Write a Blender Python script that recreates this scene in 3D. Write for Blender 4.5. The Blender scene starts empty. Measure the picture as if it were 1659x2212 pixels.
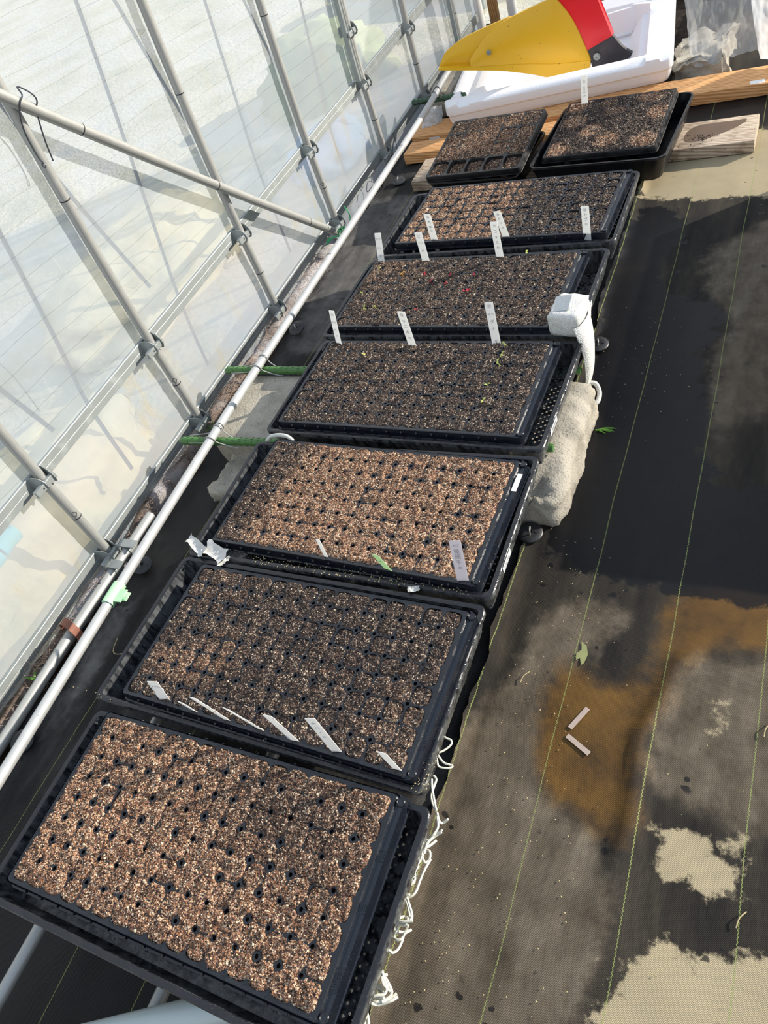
import bpy, bmesh, math, random
import numpy as np
from mathutils import Vector, Matrix, noise as mnoise
R_ = random.Random(7)
sc = bpy.context.scene
COL = sc.collection
PI = math.pi

# ---------------------------------------------------------------- materials
MATS = {}
def newmat(name):
    m = bpy.data.materials.new(name); m.use_nodes = True
    nt = m.node_tree; nt.nodes.clear()
    out = nt.nodes.new('ShaderNodeOutputMaterial')
    MATS[name] = m
    return m, nt, out
class G:
    """tiny node-graph helper"""
    def __init__(s, nt): s.nt = nt
    def n(s, t, **kw):
        x = s.nt.nodes.new(t)
        for k, v in kw.items(): setattr(x, k, v)
        return x
    def l(s, a, b): s.nt.links.new(a, b)
    def put(s, sock, v):
        if isinstance(v, bpy.types.NodeSocket): s.l(v, sock)
        elif v is not None:
            if hasattr(sock.default_value, '__len__') and not hasattr(v, '__len__'):
                v = (v, v, v, 1)[:len(sock.default_value)]
            elif hasattr(sock.default_value, '__len__') and len(sock.default_value) == 4 and len(v) == 3:
                v = (*v, 1)
            sock.default_value = v
    def math(s, op, a, b=None, c=None, clamp=False):
        x = s.n('ShaderNodeMath', operation=op); x.use_clamp = clamp
        s.put(x.inputs[0], a)
        if b is not None: s.put(x.inputs[1], b)
        if c is not None: s.put(x.inputs[2], c)
        return x.outputs[0]
    def mix(s, f, a, b, blend='MIX'):
        x = s.n('ShaderNodeMix', data_type='RGBA', blend_type=blend)
        s.put(x.inputs[0], f); s.put(x.inputs[6], a); s.put(x.inputs[7], b)
        return x.outputs[2]
    def coord(s, scale=None, kind='Object', rot=None):
        o = s.n('ShaderNodeTexCoord').outputs[kind]
        if scale is None and rot is None: return o
        mp = s.n('ShaderNodeMapping'); s.l(o, mp.inputs[0])
        if scale is not None: mp.inputs['Scale'].default_value = scale if hasattr(scale, '__len__') else (scale,)*3
        if rot is not None: mp.inputs['Rotation'].default_value = rot
        return mp.outputs[0]
    def noise(s, vec, scale=5, detail=4, rough=.55, dist=0):
        x = s.n('ShaderNodeTexNoise'); s.l(vec, x.inputs['Vector'])
        x.inputs['Scale'].default_value = scale; x.inputs['Detail'].default_value = detail
        x.inputs['Roughness'].default_value = rough; x.inputs['Distortion'].default_value = dist
        return x.outputs[0]
    def voro(s, vec, scale, out='Color', feature='F1'):
        x = s.n('ShaderNodeTexVoronoi', feature=feature); s.l(vec, x.inputs['Vector'])
        x.inputs['Scale'].default_value = scale
        return x.outputs[out]
    def ramp(s, f, stops, interp='LINEAR'):
        x = s.n('ShaderNodeValToRGB'); r = x.color_ramp; r.interpolation = interp
        while len(r.elements) < len(stops): r.elements.new(.5)
        for e, (p, c) in zip(r.elements, stops):
            e.position = p; e.color = (*c, 1) if hasattr(c, '__len__') else (c, c, c, 1)
        s.put(x.inputs[0], f)
        return x.outputs[0]
    def step(s, v, lo, hi):
        x = s.n('ShaderNodeMapRange', interpolation_type='SMOOTHSTEP'); s.put(x.inputs[0], v)
        x.inputs[1].default_value = lo; x.inputs[2].default_value = hi
        return x.outputs[0]
    def bump(s, h, strength=.3, dist=.002):
        x = s.n('ShaderNodeBump'); s.l(h, x.inputs['Height'])
        x.inputs['Strength'].default_value = strength; x.inputs['Distance'].default_value = dist
        return x.outputs[0]
    def bsdf(s, col, rough=.5, metal=0, normal=None, spec=.5, coat=0, sss=0, alpha=None, trans=0):
        x = s.n('ShaderNodeBsdfPrincipled')
        s.put(x.inputs['Base Color'], col); s.put(x.inputs['Roughness'], rough); s.put(x.inputs['Metallic'], metal)
        s.put(x.inputs['Specular IOR Level'], spec)
        if normal is not None: s.l(normal, x.inputs['Normal'])
        if coat: x.inputs['Coat Weight'].default_value = coat; x.inputs['Coat Roughness'].default_value = .12
        if sss: x.inputs['Subsurface Weight'].default_value = sss; x.inputs['Subsurface Scale'].default_value = .01
        if trans: x.inputs['Transmission Weight'].default_value = trans
        return x.outputs[0]

def simple(name, col, rough=.5, metal=0, nscale=40, var=.15, bump=.15, bd=.001, spec=.5, coat=0, sss=0, stretch=None):
    m, nt, out = newmat(name); g = G(nt)
    v = g.coord(stretch)
    f = g.noise(v, nscale, 5)
    c = g.mix(f, tuple(max(0, x*(1-var)) for x in col), tuple(min(1, x*(1+var)) for x in col))
    g.l(g.bsdf(c, rough, metal, g.bump(f, bump, bd), spec, coat, sss), out.inputs[0])
    return m

def black_plastic(name, base, r0, r1, dust, dcol=(.30, .29, .27), streak=False):
    m, nt, out = newmat(name); g = G(nt)
    v = g.coord()
    wet = g.step(g.noise(v, 38, 3), .44, .56)
    drops = g.step(g.voro(v, 260, 'Distance'), .42, .18)
    speck = g.step(g.voro(v, 420, 'Distance'), .16, .08)
    gate = g.step(g.noise(v, 9, 2), .45, .62)
    f = g.math('MULTIPLY', speck, g.math('MULTIPLY', gate, dust), clamp=True)
    film = g.math('MULTIPLY', g.step(g.noise(v, 22, 6, .65), .5, .8), dust*.12, clamp=True)
    c = g.mix(film, base, (.16, .16, .155))
    if streak:   # streaks below the rim; sunlit grey sheen of the walls put into the colour
        sx = g.n('ShaderNodeSeparateXYZ'); g.l(v, sx.inputs[0])
        edge = g.math('MAXIMUM', g.step(g.math('ABSOLUTE', sx.outputs[0]), .3085, .3105), g.step(g.math('ABSOLUTE', sx.outputs[1]), .1525, .1540))
        low = g.step(sx.outputs[2], -.0005, -.003)
        sn = g.step(g.noise(g.coord((60, 60, 14), rot=(.5, .2, 0)), 1.4, 5, .6), .36, .62)
        c = g.mix(g.math('MULTIPLY', g.math('MULTIPLY', low, sn), .9), c, (.105, .112, .115))
    c = g.mix(f, c, dcol)
    rough = g.mix(wet, r1, r0)
    h = g.math('ADD', g.math('MULTIPLY', drops, .5), g.math('MULTIPLY', g.noise(v, 60, 3), .8))
    g.l(g.bsdf(c, rough, 0, g.bump(h, .18, .0012), .5), out.inputs[0])
    return m
M_TRAY = black_plastic('black_tray_plastic', (.009, .010, .013), .10, .36, .5, streak=True)
M_PLUG = black_plastic('black_plug_plastic', (.008, .010, .015), .08, .30, .35)
M_DEEP = black_plastic('black_deep_tray_plastic', (.007, .007, .008), .28, .45, .5)

def soil_mat(name, dark, orange):
    m, nt, out = newmat(name); g = G(nt)
    isl = g.n('ShaderNodeNewGeometry').outputs['Random Per Island']
    at = g.n('ShaderNodeAttribute', attribute_name='tone'); tone = at.outputs['Fac']
    gr = g.n('ShaderNodeAttribute', attribute_name='grain').outputs['Fac']
    v = g.coord()
    vx = g.n('ShaderNodeSeparateColor'); g.l(g.voro(v, 520), vx.inputs[0])
    rnd = g.mix(gr, vx.outputs[0], isl)
    c = g.mix(tone, g.ramp(rnd, dark, 'CONSTANT'), g.ramp(rnd, orange, 'CONSTANT'))
    # base surface between the grains is peat
    h = g.voro(v, 520, 'Distance')
    g.l(g.bsdf(c, .62, 0, g.bump(h, .6, .0015), .35), out.inputs[0])
    return m
DK = (.016, .011, .009); BR = (.075, .040, .024); TN = (.50, .37, .22); OR = (.30, .145, .062); PU = (.125, .060, .055); PL = (.66, .55, .40)
M_SOIL = soil_mat('seed_compost',
    [(0, DK), (.48, (.026, .019, .018)), (.66, (.058, .040, .033)), (.78, (.115, .078, .060)), (.865, (.23, .17, .125)), (.93, (.44, .35, .26)), (.978, PL)],
    [(0, DK), (.11, BR), (.22, (.19, .090, .052)), (.38, (.32, .152, .075)), (.56, (.46, .262, .152)), (.73, PU), (.79, (.60, .42, .27)), (.92, PL)])

def metal_mat(name, col, rough, spangle=.25, metal=.85, streak=None):
    m, nt, out = newmat(name); g = G(nt)
    v = g.coord()
    f = g.noise(v, 420, 3); f2 = g.noise(g.coord(streak or (8, 8, 8)), 4, 5)
    c = g.mix(g.math('MULTIPLY', f, spangle*2, clamp=True), tuple(x*.62 for x in col), col)
    c = g.mix(g.step(f2, .48, .75), c, tuple(x*.8 for x in col))
    r = g.mix(f2, rough-.08, rough+.12)
    g.l(g.bsdf(c, r, metal, g.bump(f, .22, .0006)), out.inputs[0])
    return m
M_GALV = metal_mat('galvanised_steel', (.50, .505, .48), .46, .40, .40)
M_RAIL = metal_mat('zinc_rail', (.46, .50, .49), .48, .08, .40)
M_DEW = metal_mat('dewy_pale_pipe', (.66, .67, .66), .46, .2, .35)
M_WIRE = metal_mat('spring_wire', (.55, .55, .53), .5, .1, .5)
M_DARKWIRE = metal_mat('dark_wire', (.10, .11, .13), .4, .1, .6)

# greenhouse film: thin, hazy and translucent, with fine reinforcing threads in the upper sheet
def film_mat(name, threads, tint, trn, cloud):
    m, nt, out = newmat(name); g = G(nt)
    v = g.coord()
    sx = g.n('ShaderNodeSeparateXYZ'); g.l(v, sx.inputs[0])
    a = g.noise(v, 3.2, 4, .6); b = g.noise(g.coord((1, 2.2, 1)), 5, 5, .6)
    c = g.mix(g.step(a, .38, .66), tint, (.53, .60, .665))
    c = g.mix(g.math('MULTIPLY', g.step(b, .54, .72), cloud), c, (.66, .575, .40))
    creases = g.math('MULTIPLY', g.step(g.noise(g.coord((1, 10, 2.2), rot=(.35, 0, 0)), 6, 5, .65, .8), .58, .72), g.step(a, .40, .55))
    c = g.mix(g.math('MULTIPLY', creases, .5), c, (.76, .78, .78))
    if threads:
        wob = g.math('MULTIPLY', g.noise(v, 6, 3), .012)
        z = g.math('ADD', sx.outputs[2], g.math('MULTIPLY', sx.outputs[1], .09)); z = g.math('ADD', z, wob)
        fr = g.math('FRACT', g.math('DIVIDE', z, .0437))
        th = g.math('COMPARE', fr, .5, .012)
        c = g.mix(g.math('MULTIPLY', th, .6), c, (.22, .25, .22))
    dots = g.math('MULTIPLY', g.math('SINE', g.math('MULTIPLY', sx.outputs[1], 1900)), g.math('SINE', g.math('MULTIPLY', sx.outputs[2], 1900)))
    bh = g.math('ADD', g.math('MULTIPLY', dots, .12), g.math('MULTIPLY', g.noise(v, 45, 5), .8))
    nrm = g.bump(bh, .16, .0030)
    df = g.n('ShaderNodeBsdfDiffuse'); g.put(df.inputs[0], c); g.l(nrm, df.inputs['Normal'])
    tl = g.n('ShaderNodeBsdfTranslucent'); g.put(tl.inputs[0], c)
    gl = g.n('ShaderNodeBsdfGlossy'); gl.inputs['Roughness'].default_value = .38; g.l(nrm, gl.inputs['Normal'])
    tr = g.n('ShaderNodeBsdfTransparent')
    m1 = g.n('ShaderNodeMixShader'); m1.inputs[0].default_value = .42; g.l(df.outputs[0], m1.inputs[1]); g.l(tl.outputs[0], m1.inputs[2])
    m2 = g.n('ShaderNodeMixShader'); m2.inputs[0].default_value = .05; g.l(m1.outputs[0], m2.inputs[1]); g.l(gl.outputs[0], m2.inputs[2])
    m3 = g.n('ShaderNodeMixShader'); g.put(m3.inputs[0], trn); g.l(m2.outputs[0], m3.inputs[1]); g.l(tr.outputs[0], m3.inputs[2])
    g.l(m3.outputs[0], out.inputs[0])
    return m
M_FILM_UP = film_mat('threaded_greenhouse_film', True, (.60, .655, .70), .42, .22)
M_FILM_LO = film_mat('clear_greenhouse_film', False, (.63, .635, .665), .38, .7)
M_SHEET = film_mat('crumpled_clear_sheet', False, (.78, .79, .80), .66, .02)
M_WHITESHEET = film_mat('milky_white_sheet', False, (.93, .93, .92), .06, .02)
M_BACKFILM = film_mat('end_wall_film', False, (.88, .88, .82), .55, .2)

def wood_mat(name, c0, c1, c2, stretch, grime=0):
    m, nt, out = newmat(name); g = G(nt)
    v = g.coord(stretch)
    w = g.n('ShaderNodeTexWave', wave_type='BANDS', bands_direction='DIAGONAL'); g.l(v, w.inputs[0])
    w.inputs['Scale'].default_value = 5; w.inputs['Distortion'].default_value = 6; w.inputs['Detail'].default_value = 3; w.inputs['Detail Scale'].default_value = .8
    f = w.outputs['Fac']
    c = g.ramp(f, [(0, c0), (.55, c1), (1, c2)])
    v2 = g.coord()
    if grime:
        st = g.step(g.noise(v2, 9, 5, .6), .50, .62)
        c = g.mix(g.math('MULTIPLY', st, grime), c, (.115, .075, .045))
        sp = g.step(g.noise(v2, 130, 2), .66, .72)
        c = g.mix(sp, c, (.05, .035, .022))
    g.l(g.bsdf(c, .68, 0, g.bump(g.noise(v, 14, 5), .25, .002), .3), out.inputs[0])
    return m
M_WOOD = wood_mat('fresh_softwood', (.50, .215, .07), (.68, .36, .145), (.75, .45, .21), (1.2, 14, 14))
M_OLDWOOD = wood_mat('weathered_wood', (.30, .21, .14), (.50, .40, .30), (.60, .51, .40), (1.6, 16, 12), .55)
M_POSTWOOD = wood_mat('brown_post_wood', (.26, .13, .04), (.38, .20, .07), (.45, .26, .10), (14, 14, 1.5))
M_CRATE = wood_mat('crate_wood', (.28, .20, .13), (.38, .29, .2), (.45, .35, .25), (2, 2, 12))

def concrete_mat():
    m, nt, out = newmat('rough_concrete'); g = G(nt)
    v = g.coord()
    f = g.noise(v, 14, 6, .6); p = g.voro(v, 300, 'Distance'); q = g.noise(v, 260, 2)
    c = g.ramp(f, [(.3, (.26, .235, .19)), (.52, (.385, .355, .295)), (.72, (.46, .42, .34))])
    c = g.mix(g.step(q, .60, .68), c, (.20, .18, .15))
    h = g.math('ADD', q, g.math('MULTIPLY', g.noise(v, 60, 4), 1.2))
    g.l(g.bsdf(c, .9, 0, g.bump(h, .55, .003), .2), out.inputs[0])
    return m
M_CONC = concrete_mat()
def eps_mat():
    m, nt, out = newmat('white_foam'); g = G(nt)
    v = g.coord()
    cell = g.voro(v, 190, 'Distance')
    dirt = g.step(g.noise(v, 22, 6, .7), .68, .78)
    c = g.mix(g.math('MULTIPLY', dirt, .5), (.86, .86, .875), (.34, .27, .24))
    g.l(g.bsdf(c, .62, 0, g.bump(cell, .25, .001), .35, 0, .12), out.inputs[0])
    return m
M_EPS = eps_mat()
def yellow_mat():
    m, nt, out = newmat('yellow_plastic'); g = G(nt)
    v = g.coord()
    spk = g.step(g.voro(v, 46, 'Distance'), .10, .05)
    sc_ = g.step(g.noise(g.coord((4, 1, 14)), 9, 5, .7), .70, .74)
    c = g.mix(g.noise(v, 6, 4), (.74, .415, .012), (.80, .47, .022))
    c = g.mix(g.math('MULTIPLY', spk, .8), c, (.08, .05, .01))
    c = g.mix(g.math('MULTIPLY', sc_, .45), c, (.42, .27, .05))
    g.l(g.bsdf(c, .38, 0, g.bump(g.noise(v, 12, 3), .05, .002), .45), out.inputs[0])
    return m
M_YEL = yellow_mat()
M_RED = simple('red_enamel', (.80, .018, .028), .32, 0, 20, .08, .05)
M_BLKSTEEL = simple('worn_black_steel', (.045, .04, .045), .45, .2, 24, .9, .3, .001)
M_GREENSTAKE = simple('green_coated_stake', (.055, .16, .035), .34, 0, 60, .35, .3)
M_DKGREEN = simple('dark_green_stake', (.022, .07, .03), .38, 0, 60, .3, .3)
M_CLIP = simple('pale_green_clip', (.42, .72, .42), .4, 0, 30, .06, .05)
M_TWINE = simple('green_twine', (.02, .30, .10), .5, 0, 90, .4, .3)
M_LABEL = simple('white_label_plastic', (.80, .81, .80), .42, 0, 120, .07, .12, .0006)
def label_mat(name, col):
    m, nt, out = newmat(name); g = G(nt); v = g.coord()
    sp = g.step(g.noise(v, 260, 3), .66, .74)
    c = g.mix(g.math('MULTIPLY', sp, .5), col, tuple(x*.6 for x in col))
    p = g.bsdf(c, .42, 0, g.bump(g.noise(v, 120, 3), .1, .0006))
    t_ = g.n('ShaderNodeBsdfTranslucent'); g.put(t_.inputs[0], tuple(min(1, x*1.08) for x in col))
    mx = g.n('ShaderNodeMixShader'); mx.inputs[0].default_value = .5; g.l(p, mx.inputs[1]); g.l(t_.outputs[0], mx.inputs[2]); g.l(mx.outputs[0], out.inputs[0])
    return m
M_LABEL = label_mat('white_label_sheet', (.84, .85, .84))
M_LABELGREY = label_mat('greyish_label_sheet', (.74, .71, .74))
M_LABELGREEN = label_mat('pale_green_label_sheet', (.58, .74, .50))
M_INK = simple('pencil_ink', (.30, .30, .32), .7, 0, 40, .1, 0)
M_BAND = simple('black_print_band', (.02, .02, .025), .5, 0, 40, .1, 0)
M_CORD = simple('white_net_cord', (.74, .73, .62), .5, 0, 80, .12, .2)
M_TAPE = simple('dirty_white_tape', (.60, .59, .55), .6, 0, 60, .35, .4)
M_STICK = simple('white_sticker', (.82, .82, .80), .5, 0, 60, .05, .05)
M_PEG = simple('black_peg_plastic', (.018, .018, .019), .42, 0, 50, .3, .2)
M_ROPE = simple('grey_rope', (.55, .55, .50), .8, 0, 200, .3, .6, .002)
M_RUST = simple('rusty_strap', (.23, .085, .05), .6, 0, 50, .4, .3)
M_SPROUT = simple('yellow_green_seedling', (.48, .52, .12), .5, 0, 40, .2, 0)
M_REDSPROUT = simple('red_seedling', (.50, .02, .035), .5, 0, 40, .2, 0)
M_ORSPROUT = simple('orange_seedling', (.62, .30, .03), .5, 0, 40, .2, 0)
M_GRASS = simple('green_grass', (.10, .26, .025), .5, 0, 40, .3, 0)
M_LEAF = simple('pale_olive_leaf', (.26, .27, .11), .5, 0, 60, .2, .1)
M_STRAW = simple('straw', (.46, .37, .20), .7, 0, 40, .3, .1)
M_TURQ = simple('turquoise_foam', (.12, .58, .66), .6, 0, 60, .12, .2)
M_WHITEPAINT = simple('white_painted_post', (.82, .82, .80), .5, 0, 20, .05, .1)
M_STRAP = simple('dark_tie_strap', (.035, .035, .04), .5, 0, 60, .2, .1)
M_WHITENET = None
def net_mat():
    m, nt, out = newmat('white_mesh_fabric'); g = G(nt)
    v = g.coord()
    ch = g.voro(v, 420, 'Distance')
    c = g.mix(g.step(ch, .25, .5), (.86, .86, .80), (.60, .60, .56))
    df = g.bsdf(c, .75, 0, g.bump(ch, .5, .0015), .2, 0, .1)
    g.l(df, out.inputs[0]); return m
M_NET = net_mat()
M_SCREEN = simple('grey_mesh_window', (.30, .33, .35), .6, 0, 500, .5, .4)
M_CLEARTAG = simple('clear_plastic_scrap', (.42, .33, .27), .25, 0, 60, .2, .1)
def roll_mat():
    m, nt, out = newmat('rooty_film_roll'); g = G(nt)
    v = g.coord()
    f = g.noise(v, 26, 6, .7, 1.2); big = g.step(g.noise(v, 4, 3), .46, .60)
    c = g.ramp(f, [(.3, (.035, .026, .02)), (.5, (.12, .085, .065)), (.7, (.25, .19, .155))])
    c = g.mix(g.math('MULTIPLY', big, .55), c, (.55, .55, .57))
    g.l(g.bsdf(c, .7, 0, g.bump(f, .8, .006), .3), out.inputs[0]); return m
M_ROLL = roll_mat()
M_ROOT = simple('dry_root', (.30, .22, .17), .8, 0, 60, .3, .2)

# ---------------------------------------------------------------- object helpers
def obj_from(name, verts, faces, mat=None, parent=None, smooth=True, loc=None):
    me = bpy.data.meshes.new(name)
    me.from_pydata([tuple(v) for v in verts], [], faces)
    me.update()
    if smooth: me.polygons.foreach_set('use_smooth', [True]*len(me.polygons))
    o = bpy.data.objects.new(name, me); COL.objects.link(o)
    mats = mat if isinstance(mat, (list, tuple)) else [mat]
    for m in mats:
        if m: me.materials.append(m)
    if parent: o.parent = parent
    if loc is not None: o.location = loc
    return o
def tag(o, label=None, cat=None, group=None, kind=None):
    if label: o['label'] = label
    if cat: o['category'] = cat
    if group: o['group'] = group
    if kind: o['kind'] = kind
    return o
def empty(name, loc=(0, 0, 0), rz=0):
    o = bpy.data.objects.new(name, None); COL.objects.link(o)
    o.empty_display_size = .02
    o.location = loc; o.rotation_euler = (0, 0, rz)
    return o
class MB:
    """collects shapes for ONE mesh"""
    def __init__(s): s.v = []; s.f = []
    def add(s, vs, fs):
        b = len(s.v); s.v += [tuple(v) for v in vs]; s.f += [tuple(i+b for i in f) for f in fs]; return s
    def tube(s, pts, r, n=12, cap=True, closed=False):
        pts = [Vector(p) for p in pts]; N = len(pts)
        rs = r if hasattr(r, '__len__') else [r]*N
        tn = []
        for i in range(N):
            if closed: t = pts[(i+1) % N]-pts[i-1]
            else: t = pts[min(i+1, N-1)]-pts[max(i-1, 0)]
            tn.append(t.normalized() if t.length > 1e-9 else Vector((0, 0, 1)))
        up = Vector((0, 0, 1)) if abs(tn[0].z) < .9 else Vector((0, 1, 0))
        a = tn[0].cross(up).normalized(); vs = []
        for i in range(N):
            a = (a-tn[i]*a.dot(tn[i]))
            a = a.normalized() if a.length > 1e-6 else tn[i].orthogonal().normalized()
            b = tn[i].cross(a)
            for k in range(n):
                th = 2*PI*k/n
                vs.append(pts[i]+(a*math.cos(th)+b*math.sin(th))*rs[i])
        fs = []
        for i in range(N if closed else N-1):
            for k in range(n):
                j = (i+1) % N
                fs.append((i*n+k, i*n+(k+1) % n, j*n+(k+1) % n, j*n+k))
        if cap and not closed:
            fs.append(tuple(range(n))[::-1]); fs.append(tuple((N-1)*n+k for k in range(n)))
        return s.add(vs, fs)
    def box(s, c, d, rot=None):
        x, y, z = d[0]/2, d[1]/2, d[2]/2
        vs = [Vector(p) for p in ((-x,-y,-z),(x,-y,-z),(x,y,-z),(-x,y,-z),(-x,-y,z),(x,-y,z),(x,y,z),(-x,y,z))]
        if rot is not None: vs = [rot @ v for v in vs]
        c = Vector(c)
        return s.add([v+c for v in vs], [(0,3,2,1),(4,5,6,7),(0,1,5,4),(1,2,6,5),(2,3,7,6),(3,0,4,7)])
    def lathe(s, prof, c=(0, 0, 0), n=24, rot=None):
        vs = []; c = Vector(c)
        for r, z in prof:
            for k in range(n):
                v = Vector((r*math.cos(2*PI*k/n), r*math.sin(2*PI*k/n), z))
                vs.append((rot @ v if rot is not None else v)+c)
        fs = [(i*n+k, i*n+(k+1) % n, (i+1)*n+(k+1) % n, (i+1)*n+k) for i in range(len(prof)-1) for k in range(n)]
        return s.add(vs, fs)
    def prism(s, poly, y0, y1, M):
        """poly in (a,b), extruded along local y from y0 to y1, M maps local (a,y,b)"""
        n = len(poly)
        vs = [M @ Vector((a, y0, b)) for a, b in poly]+[M @ Vector((a, y1, b)) for a, b in poly]
        fs = [tuple(range(n)), tuple(range(2*n-1, n-1, -1))]+[(i, i+n, (i+1) % n+n, (i+1) % n) for i in range(n)]
        return s.add(vs, fs)
    def build(s, name, mat, parent=None, smooth=False, bevel=0, seg=2, loc=None, angle=40):
        o = obj_from(name, s.v, s.f, mat, parent, smooth, loc)
        if bevel or angle:
            bm = bmesh.new(); bm.from_mesh(o.data)
            bmesh.ops.recalc_face_normals(bm, faces=bm.faces)
            if bevel:
                es = [e for e in bm.edges if len(e.link_faces) == 2 and e.calc_face_angle(0) > math.radians(30)]
                bmesh.ops.bevel(bm, geom=es, offset=bevel, segments=seg, profile=.6, affect='EDGES', clamp_overlap=True)
            bm.to_mesh(o.data); bm.free()
            if smooth or bevel:
                o.data.polygons.foreach_set('use_smooth', [True]*len(o.data.polygons))
                o.data.set_sharp_from_angle(angle=math.radians(angle))
        return o
def rot_z(a): return Matrix.Rotation(a, 3, 'Z')
def smoothpath(pts, k=6, closed=False):
    """Catmull-Rom through pts"""
    P = [Vector(p) for p in pts]; out = []
    n = len(P)
    rng = range(n) if closed else range(n-1)
    for i in rng:
        if closed: p0, p1, p2, p3 = P[i-1], P[i], P[(i+1) % n], P[(i+2) % n]
        else: p0, p1, p2, p3 = P[max(i-1, 0)], P[i], P[i+1], P[min(i+2, n-1)]
        for j in range(k):
            t = j/k
            out.append(.5*((2*p1)+(p2-p0)*t+(2*p0-5*p1+4*p2-p3)*t*t+(3*p1-p0-3*p2+p3)*t**3))
    if not closed: out.append(P[-1])
    return out
def fbm(x, y, z=0, o=4):
    return mnoise.fractal(Vector((x, y, z)), .6, 2.1, o)
def roughen(o, amp, freq, seed=0, only=None):
    for v in o.data.vertices:
        p = v.co*freq+Vector((seed, seed*1.7, 0))
        d = Vector((fbm(p.x, p.y, p.z), fbm(p.x+9, p.y, p.z), fbm(p.x, p.y+7, p.z)))
        if only is None or only(v.co): v.co += d*amp
    o.data.update()
def subdiv_box(name, c, d, cell, mat, parent=None, bevel=.004):
    bm = bmesh.new()
    bmesh.ops.create_cube(bm, size=1)
    for v in bm.verts: v.co = Vector((v.co.x*d[0], v.co.y*d[1], v.co.z*d[2]))
    for ax in range(3):
        k = max(1, int(round(d[ax]/cell)))
        for i in range(1, k):
            co = Vector((0, 0, 0)); co[ax] = -d[ax]/2+d[ax]*i/k
            no = Vector((0, 0, 0)); no[ax] = 1
            bmesh.ops.bisect_plane(bm, geom=bm.verts[:]+bm.edges[:]+bm.faces[:], plane_co=co, plane_no=no)
    for v in bm.verts:
        # round the corners a little
        p = v.co; q = [abs(p[i])/(d[i]/2) for i in range(3)]
        ed = sum(1 for x in q if x > .999)
        if ed >= 2:
            for i in range(3):
                if q[i] > .999: p[i] -= math.copysign(bevel*(.5 if ed == 2 else .7), p[i])
        v.co = p+Vector(c)
    me = bpy.data.meshes.new(name); bm.to_mesh(me); bm.free()
    me.polygons.foreach_set('use_smooth', [True]*len(me.polygons))
    me.set_sharp_from_angle(angle=math.radians(50))
    o = bpy.data.objects.new(name, me); COL.objects.link(o); me.materials.append(mat)
    if parent: o.parent = parent
    return o
def text_obj(name, body, size, mat, parent, M, extrude=.0002, align='CENTER'):
    cu = bpy.data.curves.new(name, 'FONT'); cu.body = body; cu.size = size; cu.extrude = extrude
    cu.align_x = align; cu.align_y = 'CENTER'; cu.resolution_u = 2
    t = bpy.data.objects.new(name+'_c', cu); COL.objects.link(t)
    dg = bpy.context.evaluated_depsgraph_get(); dg.update()
    me = bpy.data.meshes.new_from_object(t.evaluated_get(dg))
    bpy.data.objects.remove(t); bpy.data.curves.remove(cu)
    me.transform(M); me.materials.clear(); me.materials.append(mat)
    o = bpy.data.objects.new(name, me); COL.objects.link(o)
    if parent: o.parent = parent
    return o
def copy_tree(o, parent=None):
    c = o.copy(); COL.objects.link(c)
    if parent: c.parent = parent
    for ch in list(o.children): copy_tree(ch, c)
    return c

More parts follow.
